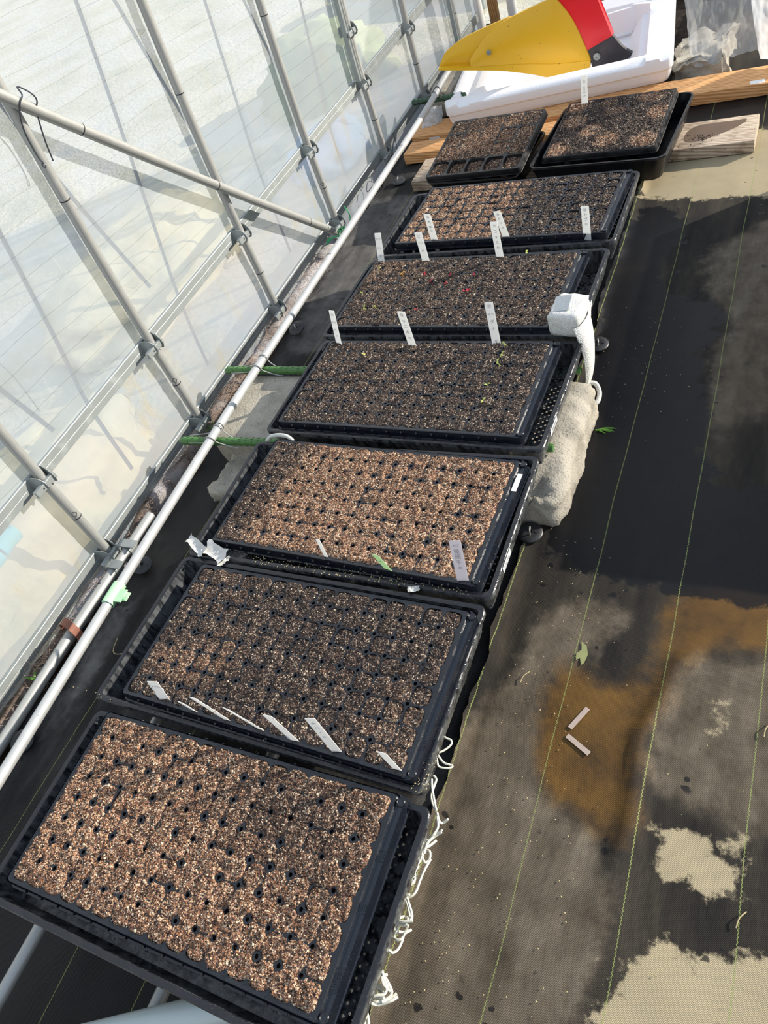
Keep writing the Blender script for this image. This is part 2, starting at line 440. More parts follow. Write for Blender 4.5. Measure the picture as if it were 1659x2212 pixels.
# ---------------------------------------------------------------- weed mat masks
POLY = {
'beige': [[(.567,.245),(.609,.266),(.629,.246),(.682,.242),(.72,.253),(.724,.204),(.664,.194),(.633,.17),(.578,.187)],
  [(.572,.079),(.598,.098),(.643,.091),(.728,.141),(.79,.04),(.74,-.2),(.56,-.2),(.535,-.029),(.553,.024)],
  [(.587,.132),(.614,.144),(.621,.134),(.594,.12)],
  [(.607,.479),(.635,.469),(.646,.425),(.67,.372),(.617,.396),(.6,.43)],
  [(.214,2.156),(.2,2.26),(.9,2.27),(.9,1.9),(.614,1.877),(.413,1.903),(.28,1.916)]],
'notbeige': [[(.585,.056),(.611,.081),(.641,.064),(.64,.033),(.609,.022)], [(.687,.128),(.716,.159),(.73,.115),(.701,.095)]],
'puddle': [[(.538,.643),(.603,.66),(.75,.67),(.80,.572),(.586,.542),(.567,.504),(.561,.445),(.528,.366),(.54,.296),(.544,.222),(.542,.182),(.497,.215),(.464,.247),(.404,.235),(.376,.362),(.373,.5),(.415,.473),(.456,.421),(.527,.462),(.528,.548)]],
'wet': [[(.216,1.857),(.359,1.643),(.394,1.487),(.531,1.443),(.551,1.342),(.492,1.28),(.541,1.105),(.551,.95),(.601,.861),(.9,1.0),(.9,.633),(.537,.634),(.442,.648),(.356,.665),(.30,.70),(.29,1.069),(.27,1.386)],  # right path: wet mat, with the shade lying there darkened in as well
  [(.293,1.914),(.4,1.827),(.42,1.676),(.324,1.647),(.254,1.655)],
  [(-.57,.861),(-.48,.603),(-.53,.529),(-.578,.397),(-.68,.417),(-.66,.653),(-.668,.921)],
  [(-.52,.0),(-.2,.1),(.10,.0),(.22,-.3),(.1,-.9),(-.60,-.9),(-.62,-.2)], [(.15,2.25),(1.2,2.25),(1.2,2.5),(.15,2.5)]],
'dry': [[(.562,1.739),(.64,1.82),(.90,1.9),(.9,1.1),(.603,1.08),(.583,.953),(.539,1.051),(.546,1.175),(.522,1.264),(.576,1.374),(.509,1.461),(.469,1.631)],
  [(.341,.986),(.379,1.009),(.392,.99),(.336,.92)], [(.242,1.595),(.324,1.647),(.346,1.585),(.277,1.533)],
  [(-.66,2.084),(-.40,2.115),(-.40,1.549),(-.45,1.294),(-.584,1.275),(-.621,1.445)],
  [(-.597,.562),(-.56,.484),(-.545,.266),(-.54,.173),(-.577,.06),(-.593,.221),(-.603,.43)],
  [(.25,.272),(.319,.444),(.347,.60),(.507,.60),(.418,.491),(.379,.396),(.403,.238),(.499,.209),(.539,.163),(.526,.042),(.497,-.2),(.2,-.2),(.2,.15)],
  [(.577,.506),(.80,.565),(.80,.279),(.62,.276),(.568,.289),(.541,.339)]],
}
def inside(px, py, poly):
    r = np.zeros(px.shape, bool); n = len(poly)
    for i in range(n):
        x0, y0 = poly[i]; x1, y1 = poly[(i+1) % n]
        if y0 == y1: continue
        c = ((py < y0) != (py < y1)) & (px < (x1-x0)*(py-y0)/(y1-y0)+x0)
        r ^= c
    return r
def blur(a, k):
    for _ in range(2):
        for ax in (0, 1):
            p = np.pad(a, [(k, k) if i == ax else (0, 0) for i in (0, 1)], mode='edge')
            cs = np.cumsum(p, axis=ax); z = np.zeros_like(np.take(cs, [0], axis=ax))
            cs = np.concatenate([z, cs], axis=ax); n = a.shape[ax]
            a = (np.take(cs, range(2*k+1, 2*k+1+n), axis=ax)-np.take(cs, range(0, n), axis=ax))/(2*k+1)
    return a
def mat_sheet(name, x0, x1, y0, y1, step, zfun, edge=None):
    nx = int((x1-x0)/step)+1; ny = int((y1-y0)/step)+1
    xs = np.linspace(x0, x1, nx); ys = np.linspace(y0, y1, ny)
    X, Y = np.meshgrid(xs, ys, indexing='ij')
    vs = np.zeros((nx, ny, 3)); vs[..., 0] = X; vs[..., 1] = Y
    if edge is not None:
        for j in range(ny):
            e = edge(ys[j]); w = np.clip((xs-x0)/.12, 0, 1)
            vs[:, j, 0] = xs+(1-w)*e
    for i in range(nx):
        for j in range(ny): vs[i, j, 2] = zfun(vs[i, j, 0], vs[i, j, 1], i*step)
    me = bpy.data.meshes.new(name)
    idx = np.arange(nx*ny).reshape(nx, ny)
    q = np.stack([idx[:-1, :-1], idx[1:, :-1], idx[1:, 1:], idx[:-1, 1:]], -1).reshape(-1, 4)
    me.from_pydata(vs.reshape(-1, 3).tolist(), [], q.tolist())
    me.polygons.foreach_set('use_smooth', [True]*len(me.polygons))
    PX, PY = vs[..., 0], vs[..., 1]
    k = max(1, int(round((.026)/step)))
    for key, polys in POLY.items():
        a = np.zeros((nx, ny))
        for p in polys: a = np.maximum(a, inside(PX, PY, p).astype(float))
        a = blur(a, k)
        at = me.attributes.new(key, 'FLOAT', 'POINT'); at.data.foreach_set('value', a.reshape(-1).astype(np.float32))
    o = bpy.data.objects.new(name, me); COL.objects.link(o)
    return o
def matmat(name, grey):
    m, nt, out = newmat(name); g = G(nt)
    v = g.coord()
    sx = g.n('ShaderNodeSeparateXYZ'); g.l(v, sx.inputs[0]); x, y = sx.outputs[0], sx.outputs[1]
    att = lambda n: g.n('ShaderNodeAttribute', attribute_name=n).outputs['Fac']
    n1 = g.noise(v, 24, 8, .66); n2 = g.noise(v, 8, 5, .6); n3 = g.mix(.45, g.noise(g.coord((1, .25, 1)), 26, 6, .66), n1)
    def region(name, amp=.9, w=.07):
        f = g.math('ADD', att(name), g.math('MULTIPLY', g.math('SUBTRACT', n1, .5), amp))
        return g.step(f, .5-w, .5+w)
    n4 = g.noise(g.coord((1, .22, 1)), 15, 6, .68)
    base = g.ramp(n4, [(.32, (.016, .0145, .013)), (.5, (.038, .032, .025)), (.68, (.080, .066, .047))])
    dryc = g.ramp(n3, [(.30, (.060, .047, .032)), (.46, (.135, .107, .073)), (.58, (.20, .162, .115)), (.72, (.31, .26, .19))])
    dry = g.math('MULTIPLY', region('dry', .9, .28), .95)
    c = g.mix(dry, base, dryc)
    beige = g.math('MULTIPLY', region('beige', 1.5, .09), g.math('SUBTRACT', 1, region('notbeige', .8, .1)))
    beigec = g.mix(n2, (.40, .325, .20), (.62, .515, .325))
    c = g.mix(beige, c, beigec)
    # brown muddy water lying on the mat
    pud = region('puddle', .8, .28)
    pudc = g.ramp(g.math('ADD', g.math('MULTIPLY', n2, .6), g.math('MULTIPLY', n1, .4)), [(.32, (.045, .026, .010)), (.48, (.155, .078, .016)), (.7, (.26, .135, .026))])
    c = g.mix(g.math('MULTIPLY', pud, .9), c, pudc)
    wet = region('wet', 1.5, .10)
    vz = g.coord((1, 1.25, 1)); vn = g.n('ShaderNodeVectorMath', operation='ADD'); g.l(vz, vn.inputs[0])
    nz = g.n('ShaderNodeTexNoise'); g.l(v, nz.inputs['Vector']); nz.inputs['Scale'].default_value = 40; nz.inputs['Detail'].default_value = 3
    sc2 = g.n('ShaderNodeVectorMath', operation='SCALE'); g.l(nz.outputs['Color'], sc2.inputs[0]); sc2.inputs['Scale'].default_value = .022; g.l(sc2.outputs[0], vn.inputs[1])
    vo = g.n('ShaderNodeTexVoronoi'); g.l(vn.outputs[0], vo.inputs['Vector']); vo.inputs['Scale'].default_value = 42
    vc = g.n('ShaderNodeSeparateColor'); g.l(vo.outputs['Color'], vc.inputs[0])
    rad = g.math('MULTIPLY', g.math('SUBTRACT', vc.outputs[0], .45), .62)
    near = g.step(g.math('ADD', att('wet'), g.math('MULTIPLY', g.step(n2, .46, .62), .35)), .08, .35)
    spots = g.math('MULTIPLY', g.step(g.math('SUBTRACT', rad, vo.outputs['Distance']), -.03, .03), near)
    wet = g.math('MAXIMUM', wet, g.math('MULTIPLY', spots, .9))
    c = g.mix(g.math('MULTIPLY', wet, .93), c, (.0075, .0075, .009))  # black of the wet mat, also carrying painted shade on the right path
    if grey:
        hs = g.n('ShaderNodeHueSaturation'); hs.inputs['Saturation'].default_value = 1-grey; hs.inputs['Value'].default_value = .85; g.l(c, hs.inputs['Color']); c = hs.outputs[0]
    # tape weave
    wx = g.math('SINE', g.math('MULTIPLY', x, 2*PI/.0030)); wy = g.math('SINE', g.math('MULTIPLY', y, 2*PI/.0024))
    wv = g.math('MULTIPLY', wx, wy)
    c = g.mix(g.step(wv, -.2, .5), g.mix(.42, c, (0, 0, 0), 'MIX'), c)
    # green guide lines, a zigzag stitch
    zig = g.math('ADD', g.math('MULTIPLY', g.math('PINGPONG', y, .0028), .5), g.math('MULTIPLY', g.noise(g.coord((1, 3, 1)), 1.1, 1), .012))
    xx = g.math('ADD', x, zig)
    tot = None
    for x0 in (-.497, -.234, -.089, .270, .412, .556, .694, .835, .98):
        k = g.math('COMPARE', xx, x0, .00062)
        tot = k if tot is None else g.math('MAXIMUM', tot, k)
    c = g.mix(g.math('MULTIPLY', tot, .8), c, (.26, .31, .10))
    rough = g.mix(g.math('MAXIMUM', wet, g.math('MULTIPLY', pud, .8)), .85, .30)
    h = g.math('ADD', wv, g.math('MULTIPLY', n1, 3))
    nrm = g.bump(h, .35, .0008)
    spec = g.mix(wet, .22, .20)
    g.l(g.bsdf(c, rough, 0, nrm, spec), out.inputs[0])
    return m
M_MAT = matmat('woven_weed_mat', 0); M_MATL = matmat('clean_dark_weed_mat', .75)

# ---------------------------------------------------------------- setting
def ground_mat():
    m, nt, out = newmat('bare_soil'); g = G(nt); v = g.coord()
    f = g.noise(v, 30, 6, .65)
    c = g.ramp(f, [(.3, (.012, .009, .007)), (.6, (.05, .036, .026)), (.8, (.11, .085, .06))])
    g.l(g.bsdf(c, .9, 0, g.bump(f, .8, .01), .2), out.inputs[0]); return m
M_DIRT = ground_mat()
def outside_mat():
    m, nt, out = newmat('dry_grass_ground'); g = G(nt); v = g.coord()
    f = g.noise(v, 2.2, 5, .6); k = g.noise(v, 40, 4, .7)
    c = g.ramp(f, [(.30, (.30, .33, .20)), (.45, (.58, .54, .38)), (.58, (.70, .68, .60)), (.72, (.48, .51, .52))])
    c = g.mix(.35, c, g.ramp(k, [(.3, (.30, .26, .16)), (.7, (.85, .80, .60))]))
    g.l(g.bsdf(c, .9, 0, g.bump(k, .8, .02), .2), out.inputs[0]); return m
M_OUT = outside_mat()
def plane(name, x0, x1, y0, y1, z, mat, kind='structure'):
    o = obj_from(name, [(x0, y0, z), (x1, y0, z), (x1, y1, z), (x0, y1, z)], [(0, 1, 2, 3)], mat, smooth=False)
    return tag(o, kind=kind)
plane('floor', -.76, 2.4, -1.6, 3.62, -.012, M_DIRT)
plane('outside_ground', -12, -.76, -6, 14, -.03, M_OUT)
plane('outside_ground', -.76, 8, 3.62, 14, -.03, M_OUT)

def z_left(x, y, s):
    e = max(0, (-.50-x)/.12)
    return .0008+.010*e*(fbm(x*9, y*5, 2)+.35)*1.1*(1 if e > 0 else 0)+.0012*fbm(x*7, y*7, 0)+.0012
left = mat_sheet('weed_mat', -.625, .40, -1.0, 2.62, .012, z_left, lambda y: .022*fbm(y*3.1, 4, 1)+(.0 if y < 1.4 else -.03))
left.data.materials.append(M_MATL); tag(left, kind='structure')
RIDGE = [Vector((a, b, 0)) for a, b in ((.585, .520), (.567, .504), (.556, .445), (.530, .366), (.538, .296), (.540, .222), (.515, .120))]
def ridge(x, y):
    if not (.46 < x < .64 and .08 < y < .56): return 0
    d = 1; q = Vector((x, y, 0))
    for i in range(len(RIDGE)-1):
        a, b = RIDGE[i], RIDGE[i+1]; ab = b-a; t_ = max(0, min(1, (q-a).dot(ab)/ab.length_squared)); d = min(d, (q-(a+ab*t_)).length)
    return .010*math.exp(-(d/.013)**2)*min(1, max(0, (y-.10)/.08))
def z_right(x, y, s):
    lip = max(0, 1-s/.022)
    return ridge(x, y)+.0055+lip*(.006+.008*max(0, fbm(y*11, 2, 3)+.4))+.0016*fbm(x*6, y*6, 5)+.0016
right = mat_sheet('weed_mat', .258, 1.7, -1.0, 3.3, .010, z_right, lambda y: .010*fbm(y*5, 9, 1)+.004*fbm(y*23, 9, 1))
right.data.materials.append(M_MAT); tag(right, kind='structure')

# film wall (curving in with the hoops)
def hoop_x(z, base=-.68):
    return base+(.0 if z < .25 else .075*max(0, (z-.25))**1.6)
def film(name, z0, z1, y0, y1, off, mat, dz=.03, dy=.04, amp=.004, seed=0):
    nz = int((z1-z0)/dz)+1; ny = int((y1-y0)/dy)+1; vs = []; fs = []
    for i in range(nz):
        for j in range(ny):
            z = z0+(z1-z0)*i/(nz-1); y = y0+(y1-y0)*j/(ny-1)
            vs.append((hoop_x(z)+off+amp*fbm(y*4, z*9, seed)-.004*0, y, z))
    for i in range(nz-1):
        for j in range(ny-1): a = i*ny+j; fs.append((a, a+1, a+1+ny, a+ny))
    return tag(obj_from(name, vs, fs, mat), kind='structure')
film('wall_left', .292, 2.1, -1.2, 3.6, -.0195, M_FILM_UP, amp=.0016)
film('wall_left', -.01, .296, -1.2, 3.6, -.0215, M_FILM_LO, amp=.0028, seed=5)
# end wall
vs = []; fs = []
nx, nz = 40, 30
for i in range(nx):
    for j in range(nz):
        x = -.70+1.9*i/(nx-1); z = -.01+1.2*j/(nz-1)
        vs.append((x, 3.66+.02*fbm(x*6, z*4, 3), z))
for i in range(nx-1):
    for j in range(nz-1): a = i*nz+j; fs.append((a, a+nz, a+nz+1, a+1))
tag(obj_from('wall_back', vs, fs, M_BACKFILM), kind='structure')

# ---------------------------------------------------------------- hoops, rails, clamps, brace
HY = [.528+.4525*k for k in range(-1, 7)]
HY = [.080, .528, .966, 1.436, 1.891, 2.338, 2.776, 3.24]
ordn = ['hoop pipe at the left edge nearest the camera', 'hoop pipe nearest the camera with diamond print low on it', 'hoop pipe tied to the top of the diagonal brace', 'hoop pipe crossed halfway by the diagonal brace',
        'hoop pipe by the green twine at the foot of the brace', 'hoop pipe with a film channel running beside it', 'hoop pipe just left of the yellow plough tip', 'hoop pipe farthest off, beside the end wall']
ordc = ['hoop at the left edge', 'nearest hoop with a diamond print', 'hoop tied to the brace top', 'hoop crossed by the brace', 'hoop at the brace foot', 'hoop with a film channel', 'hoop left of the plough tip', 'farthest hoop']
def hoop(i, y):
    t = empty('hoop_pipe', (-.68, y, 0)); tag(t, 'galvanised '+ordn[i], 'pipe', 'upright hoop pipes of the left wall')
    zs = [-.10, .0, .15, .25]+[.25+.09*k for k in range(1, 22)]
    MB().tube([(hoop_x(z)+.68, 0, z) for z in zs], .0112, 20).build('tube', M_GALV, t, True)
    for zb in (.172, .665):
        b = MB().tube([(hoop_x(zb-.0016)+.68, 0, zb-.0012), (hoop_x(zb+.0016)+.68, 0, zb+.0012)], .01155, 20).build('printed_band', M_BAND, t, True)
    if i in (1, 2, 4):
        a0 = math.atan2(-(y+.14), 1.37); zc = .187
        pts = []
        for k in range(4):
            th = [(0, .0075), (.55, 0), (0, -.0075), (-.55, 0)][k]
            pts.append((.0115*math.cos(a0+th[0])+hoop_x(zc)+.68, .0115*math.sin(a0+th[0]), zc+th[1]))
        mb = MB()
        for k in range(4):
            p, q = Vector(pts[k]), Vector(pts[(k+1) % 4]); m = (p+q)/2; ax = Vector((hoop_x(zc)+.68, 0, m.z)); m = ax+(m-ax).normalized()*.0116
            mb.tube([p, m, q], .0005, 5)
        mb.build('diamond_print', M_BAND, t, False)
    return t
for i, y in enumerate(HY): hoop(i, y)

def rail_profile(zc):
    # (x,z) section of a spring channel
    return [(-.6917, zc-.017), (-.6910, zc-.0162), (-.6912, zc-.003), (-.6922, zc-.0022), (-.6922, zc-.0008), (-.6908, zc), (-.6908, zc+.0155), (-.6918, zc+.017), (-.6985, zc+.017), (-.6985, zc-.017)]
def rail(zc, y0, y1, label):
    p = rail_profile(zc); n = len(p)
    vs = [(x, y0, z) for x, z in p]+[(x, y1, z) for x, z in p]
    mb = MB().add(vs, [tuple(range(n)), tuple(range(2*n-1, n-1, -1))]+[(i, i+n, (i+1) % n+n, (i+1) % n) for i in range(n)])
    t = empty('film_rail', (0, 0, 0)); tag(t, label, 'rail', 'film fixing rails of the left wall')
    mb.build('channel', M_RAIL, t)
    # zigzag spring wire pressed in the channel, shows as a thin line
    w = []
    y = y0
    while y < y1: w.append((-.6916, y, zc-.0015+.0004*(1 if len(w) % 2 else -1))); y += .045
    MB().tube(w, .0008, 6).build('spring_wire', M_WIRE, t, True)
rail(.050, -1.1, 3.55, 'lower galvanised film rail along the foot of the left wall')
rail(.297, -1.1, 3.55, 'upper galvanised film rail crossing the middle of the left wall')

def make_clamp():
    t = empty('rail_clamp')
    # wedge bar across the pipe
    b = MB(); b.box((.0185, -.012, -.006), (.006, .062, .015)); b.box((.0155, -.012, .0005), (.009, .062, .0025)); b.box((.0155, -.012, -.0125), (.009, .062, .0025))
    b.build('wedge', M_RAIL, t, False, .0008, 1)
    MB().tube([(.0216, -.022, -.006), (.0205, -.022, -.006)], .0022, 10).build('wedge_hole', M_BAND, t, True)
    # two curved saddle plates hugging the pipe
    for yy, tw in ((-.0185, .20), (.0165, -.20)):
        poly = [(-.026, .016), (-.012, .0185), (.004, .020), (.017, .015), (.025, .004), (.027, -.010), (.020, -.021), (.008, -.024), (.002, -.016), (-.010, -.010), (-.026, -.014)]
        M = Matrix.Translation((0, yy, 0)) @ Matrix.Rotation(tw, 4, 'Z')
        MB().prism(poly, -.0009, .0009, M).build('saddle_plate', M_RAIL, t, False, .0006, 1)
    return t
proto = make_clamp(); first = True
for zc, nm, hs in ((.297, 'upper', HY), (.050, 'lower', HY)):
    for i, y in enumerate(hs):
        o = proto if first else copy_tree(proto); first = False
        o.location = (hoop_x(zc), y, zc)
        tag(o, 'galvanised clamp holding the '+nm+' rail to the '+ordc[i], 'clamp', 'rail clamps on the hoops')

# second channel standing along one hoop, and along the far one
for (y, z0, z1, lab) in ((2.305, .315, 1.5, 'upright film channel beside the hoop left of the yellow plough'), (3.205, .0, 1.2, 'upright film channel beside the farthest hoop')):
    t = empty('door_channel', (-.676, y, 0)); tag(t, lab, 'channel', 'upright film channels')
    mb = MB()
    zs = [z0+(z1-z0)*k/16 for k in range(17)]
    prof = [(.010, -.012), (.012, -.006), (.007, -.001), (.012, .004), (.010, .012), (-.006, .012), (-.006, -.012)]
    n = len(prof); vs = []
    for z in zs:
        for a, b in prof: vs.append((hoop_x(z)+.68+a, b, z))
    fs = [(i*n+k, i*n+(k+1) % n, (i+1)*n+(k+1) % n, (i+1)*n+k) for i in range(16) for k in range(n)]
    fs += [tuple(range(n)), tuple(range(16*n, 17*n))]
    mb.add(vs, fs).build('channel', M_RAIL, t)
o = copy_tree(proto); o.location = (hoop_x(.46)+.002, 2.333, .46)
tag(o, 'galvanised clamp high on the hoop, joining the upright channel to it', 'clamp', 'rail clamps on the hoops')

t = empty('brace_pipe'); tag(t, 'galvanised diagonal brace pipe sloping down across the left wall', 'pipe')
def bz_(y): return .853-.928*(y-.966)
bx = lambda y: max(-.656, hoop_x(max(0, bz_(y)))+.0235)
MB().tube([(hoop_x(max(0, bz_(y)))+.0235, y, bz_(y)) for y in [.2+.06*k for k in range(29)]], .0115, 20).build('tube', M_GALV, t, True)
for y in (1.075, 1.398, 1.715):
    d = Vector((0, .733, -.680)); p = Vector((hoop_x(bz_(y))+.0235, y, bz_(y)))
    MB().tube([p-d*.0013, p+d*.0013], .01185, 20).build('printed_band', M_BAND, t, True)
# wire tie at the crossing of brace and hoop
yy = .966; zz = bz_(yy); xx = hoop_x(zz)
t = empty('wire_tie', (xx, yy, zz)); tag(t, 'dark bent spring wire tying the diagonal brace to a hoop', 'wire tie')
pth = smoothpath([(.008, -.014, -.105), (.004, -.014, -.09), (.008, -.013, -.05), (.020, -.012, -.02), (.036, -.008, .002), (.037, .006, .010), (.026, .016, .022), (.036, .026, .006), (.037, .030, -.010), (.026, .024, -.028), (.012, .017, -.075), (.004, .013, -.115)], 6)
MB().tube(pth, .0015, 8).build('tie_wire', M_DARKWIRE, t, True)
MB().tube([Vector((.008+.004*math.cos(a), -.016, -.109+.004*math.sin(a))) for a in np.linspace(0, 6, 14)], .0013, 7).build('tie_hook', M_DARKWIRE, t, True)

# straps outside the film
labs = []
def strap(pts, label):
    vs = []; fs = []
    P = smoothpath([(hoop_x(max(z, 0))-.0235-k*.004, y, z) for k, (y, z) in enumerate(pts)], 6)
    for p in P:
        vs += [p+Vector((0, -.0055, 0)), p+Vector((0, .0055, 0)), p+Vector((-.001, .0055, 0)), p+Vector((-.001, -.0055, 0))]
    for i in range(len(P)-1):
        a = i*4
        for k in range(4): fs.append((a+k, a+(k+1) % 4, a+4+(k+1) % 4, a+4+k))
    tag(obj_from('tie_strap', vs, fs, M_STRAP, None, False), label, 'strap', 'straps holding the film down outside')
strap([(.82, .80), (.776, .477), (.745, .30), (.735, .1)], 'dark upright strap outside the film, left of the hoop tied to the brace')
strap([(1.30, 1.1), (1.227, .657), (1.149, .30), (1.12, .1)], 'dark upright strap outside the film that passes behind the diagonal brace')
strap([(1.71, 1.1), (1.683, .623), (1.659, .349), (1.65, .1)], 'dark upright strap outside the film right of the hoop crossed by the brace')
strap([(2.17, .9), (2.101, .346), (2.09, .1)], 'dark upright strap outside the film left of the doubled hoop')
strap([(.93, 1.05), (.978, .821), (1.011, .657), (1.086, .373)], 'dark slanting strap outside the film meeting the hoop tied to the brace')
strap([(1.33, 1.1), (1.383, .894), (1.446, .638), (1.51, .36)], 'dark slanting strap outside the film meeting the hoop crossed by the brace')
strap([(1.80, .95), (1.859, .724), (1.929, .492)], 'dark slanting strap outside the film meeting the hoop by the green twine')
strap([(.54, .70), (.604, .462), (.637, .326)], 'dark slanting strap outside the film near the left edge above the dashed cord')
# cord hanging on the film
t = obj_from('cord', [], []); bpy.data.objects.remove(t)
mb = MB(); prev = None
P = smoothpath([(-.699, .634, .521), (-.699, .640, .469), (-.699, .636, .40), (-.700, .634, .385)], 10)
for k in range(len(P)-1):
    if k % 2 == 0: mb.tube([P[k], P[k].lerp(P[k+1], .95)], .0012, 6)
    else: mb.tube([P[k], P[k+1]], .0007, 6)
tag(mb.build('cord', M_BAND, None, True), 'short black dashed cord hanging on the film at the left edge', 'cord')
# turquoise tubes outside
for (a, b, lab) in (((-.775, .20, .205), (-.775, .385, .205), 'turquoise foam tube outside the film, nearer of the two'), ((-.775, .392, .208), (-.775, .445, .208), 'short turquoise foam tube outside the film, farther of the two')):
    p, q = Vector(a), Vector(b)
    o = MB().tube([p, p.lerp(q, .5)+Vector((0, 0, .002)), q], [.022, .0225, .022], 20).build('foam_tube', M_TURQ, None, True)
    tag(o, lab, 'tube', 'turquoise foam tubes')

# ---------------------------------------------------------------- pipes on the left and stakes
t = empty('support_pipe'); tag(t, 'long pale dew-covered pipe lying beside the trays on green stakes', 'pipe')
pp = [(-.435, -.55, .134), (-.464, .02, .134), (-.480, .349, .134), (-.5, .822, .134), (-.506, 1.077, .134), (-.525, 2.327, .134), (-.544, 2.675, .134), (-.552, 2.95, .134)]
MB().tube(smoothpath(pp, 5), .0105, 20).build('tube', M_DEW, t, True)
for y in (1.55, 1.80, .86, 2.17):
    x = np.interp(y, [p[1] for p in pp], [p[0] for p in pp])
    MB().tube([(x, y-.0012, .134), (x, y+.0012, .134)], .0108, 20).build('printed_band', M_BAND, t, True)
t = empty('ground_pipe'); tag(t, 'galvanised pipe lying on the ground at the foot of the left wall', 'pipe')
MB().tube([(-.640, -.3, .022), (-.642, .1, .022), (-.652, .3, .022), (-.656, .66, .022)], .013, 18).build('tube', M_GALV, t, True)
MB().tube([(-.6555, .447, .022), (-.6555, .451, .022)], .0133, 18).build('printed_band', M_BAND, t, True)
for y, lab in ((.50, 'galvanised strap bracket on the ground pipe near the pale green clip'), (.56, 'galvanised strap bracket on the ground pipe just beyond the other')):
    t = MB().tube([(-.655, y-.012, .022), (-.655, y+.012, .022)], .016, 14).box((-.648, y, .040), (.05, .022, .003)).build('pipe_bracket', M_RAIL, None, False)
    tag(t, lab, 'bracket', 'brackets on the ground pipe')
def stake(x0, x1, y0, y1, mat, label, r=.0095):
    t = empty('garden_stake', (x0, y0, .113)); tag(t, label, 'stake', 'green stakes carrying the trays')
    n = 60; pts = []; rs = []
    L = x1-x0
    for k in range(n+1):
        pts.append((L*k/n, (y1-y0)*k/n, 0)); rs.append(r*(.45 if k == 0 else .8 if k == n else 1))
    mb = MB().tube(pts, rs, 16)
    o = mb.build('rod', mat, t, True)
    kn = MB()
    for k in range(int(L/.017)):
        for a in range(0, 8):
            th = 2*PI*(a+.5*(k % 2))/8
            c = Vector((.012+k*.017, (y1-y0)*(.012+k*.017)/L, 0))+Vector((0, math.cos(th), math.sin(th)))*r
            kn.box(c, (.005, .0022, .0022), Matrix.Rotation(th, 3, 'X'))
    kn.build('studs', mat, t, False)
stake(-.615, .296, .826, .862, M_GREENSTAKE, 'green studded stake under the trays, nearer the camera, beside the concrete block')
stake(-.628, .300, 1.084, 1.086, M_GREENSTAKE, 'green studded stake along the far edge of the concrete block')
stake(-.640, -.425, 2.572, 2.560, M_DKGREEN, 'dark green stake beside the white foam lid')
def pipe_tie(x, y, mat, label):
    t = empty('wire_clip', (x, y, .113)); tag(t, label, 'wire clip', 'bent wire clips joining pipe and stakes')
    mb = MB()
    for s in (-1, 1):
        yo = s*.020
        mb.tube(smoothpath([(-.095, -.012 if s < 0 else .012, .000), (-.055, yo*.75, .004), (-.016, yo*.9, .012), (-.012, yo, .026), (.0, yo, .0335), (.011, yo, .028), (.016, yo*.85, .012), (.045, yo*.55, -.006), (.062, yo*.5, -.010)], 6), .0014, 8)
    mb.build('tie_wire', mat, t, True)
pipe_tie(-.5, .832, M_WIRE, 'bright wire clip tying the pale pipe to the nearer green stake')
pipe_tie(-.506, 1.085, M_WIRE, 'bright wire clip tying the pale pipe to the farther green stake by the concrete block')
pipe_tie(-.539, 2.568, M_DARKWIRE, 'dark wire clip tying the pale pipe to the dark green stake')
# pale green film clip
t = empty('pipe_clip', (-.4815, .378, .134), .05); tag(t, 'pale green plastic clip snapped on the long pale pipe', 'clip')
prof = [(.0135*math.cos(a), .0135*math.sin(a)) for a in np.linspace(-1.9, 3.3, 22)]
mb = MB(); n = len(prof); vs = []
for r in (1.0, .84):
    for y in (-.024, .024):
        for a, b in prof: vs.append((a*r, y, b*r))
fs = []
for k in range(n-1):
    fs += [(k, k+1, n+k+1, n+k), (2*n+k, 3*n+k, 3*n+k+1, 2*n+k+1), (k, 2*n+k, 2*n+k+1, k+1), (n+k, n+k+1, 3*n+k+1, 3*n+k)]
fs += [(0, n, 3*n, 2*n), (n-1, 3*n-1, 4*n-1, 2*n-1)]
mb.add(vs, fs).build('sleeve', M_CLIP, t)
tb = MB().box((.021, -.003, .0035), (.022, .030, .0026)).box((.036, -.003, .002), (.012, .020, .0026))
for k in range(4): tb.box((.031+k*.003, -.003, .0045), (.0011, .017, .0016))
tb.build('grip_tab', M_CLIP, t, False, .0008, 1)
# rusty strap
MBs = MB()
P = smoothpath([(-.690, .335, .012), (-.672, .335, .046), (-.652, .332, .054), (-.632, .326, .046), (-.622, .322, .015)], 6)
vs = []; fs = []
for p in P: vs += [p+Vector((0, -.009, 0)), p+Vector((0, .009, 0)), p+Vector((-.003, .009, -.002)), p+Vector((-.003, -.009, -.002))]
for i in range(len(P)-1):
    for k in range(4): fs.append((i*4+k, i*4+(k+1) % 4, i*4+4+(k+1) % 4, i*4+4+k))
tag(MBs.add(vs, fs).build('rusty_strap', M_RUST), 'rusty brown strap arching over the ground pipe', 'strap')

# rolled film skirt with roots
mb = MB(); N = 90; vs = []; fs = []; n = 18
for i in range(N):
    y = -.5+2.36*i/(N-1)
    r = .030+.008*fbm(y*6, 1, 2); cx = -.687+.006*fbm(y*4, 3, 1); cz = -.002+.004*fbm(y*5, 7, 1)
    if i > N-3: r *= .8
    for k in range(n):
        th = 2*PI*k/n; rr = r*(1+.14*fbm(math.cos(th)*2+y*9, math.sin(th)*2, 4))
        vs.append((cx+rr*math.cos(th)*.72, y, cz+rr*math.sin(th)*.85))
for i in range(N-1):
    for k in range(n): fs.append((i*n+k, i*n+(k+1) % n, (i+1)*n+(k+1) % n, (i+1)*n+k))
fs.append(tuple((N-1)*n+k for k in range(n)))
t = mb.add(vs, fs).build('film_roll', M_ROLL, None, True); tag(t, 'rolled-up brown muddy film edge along the foot of the left wall', 'film roll')
mb = MB()
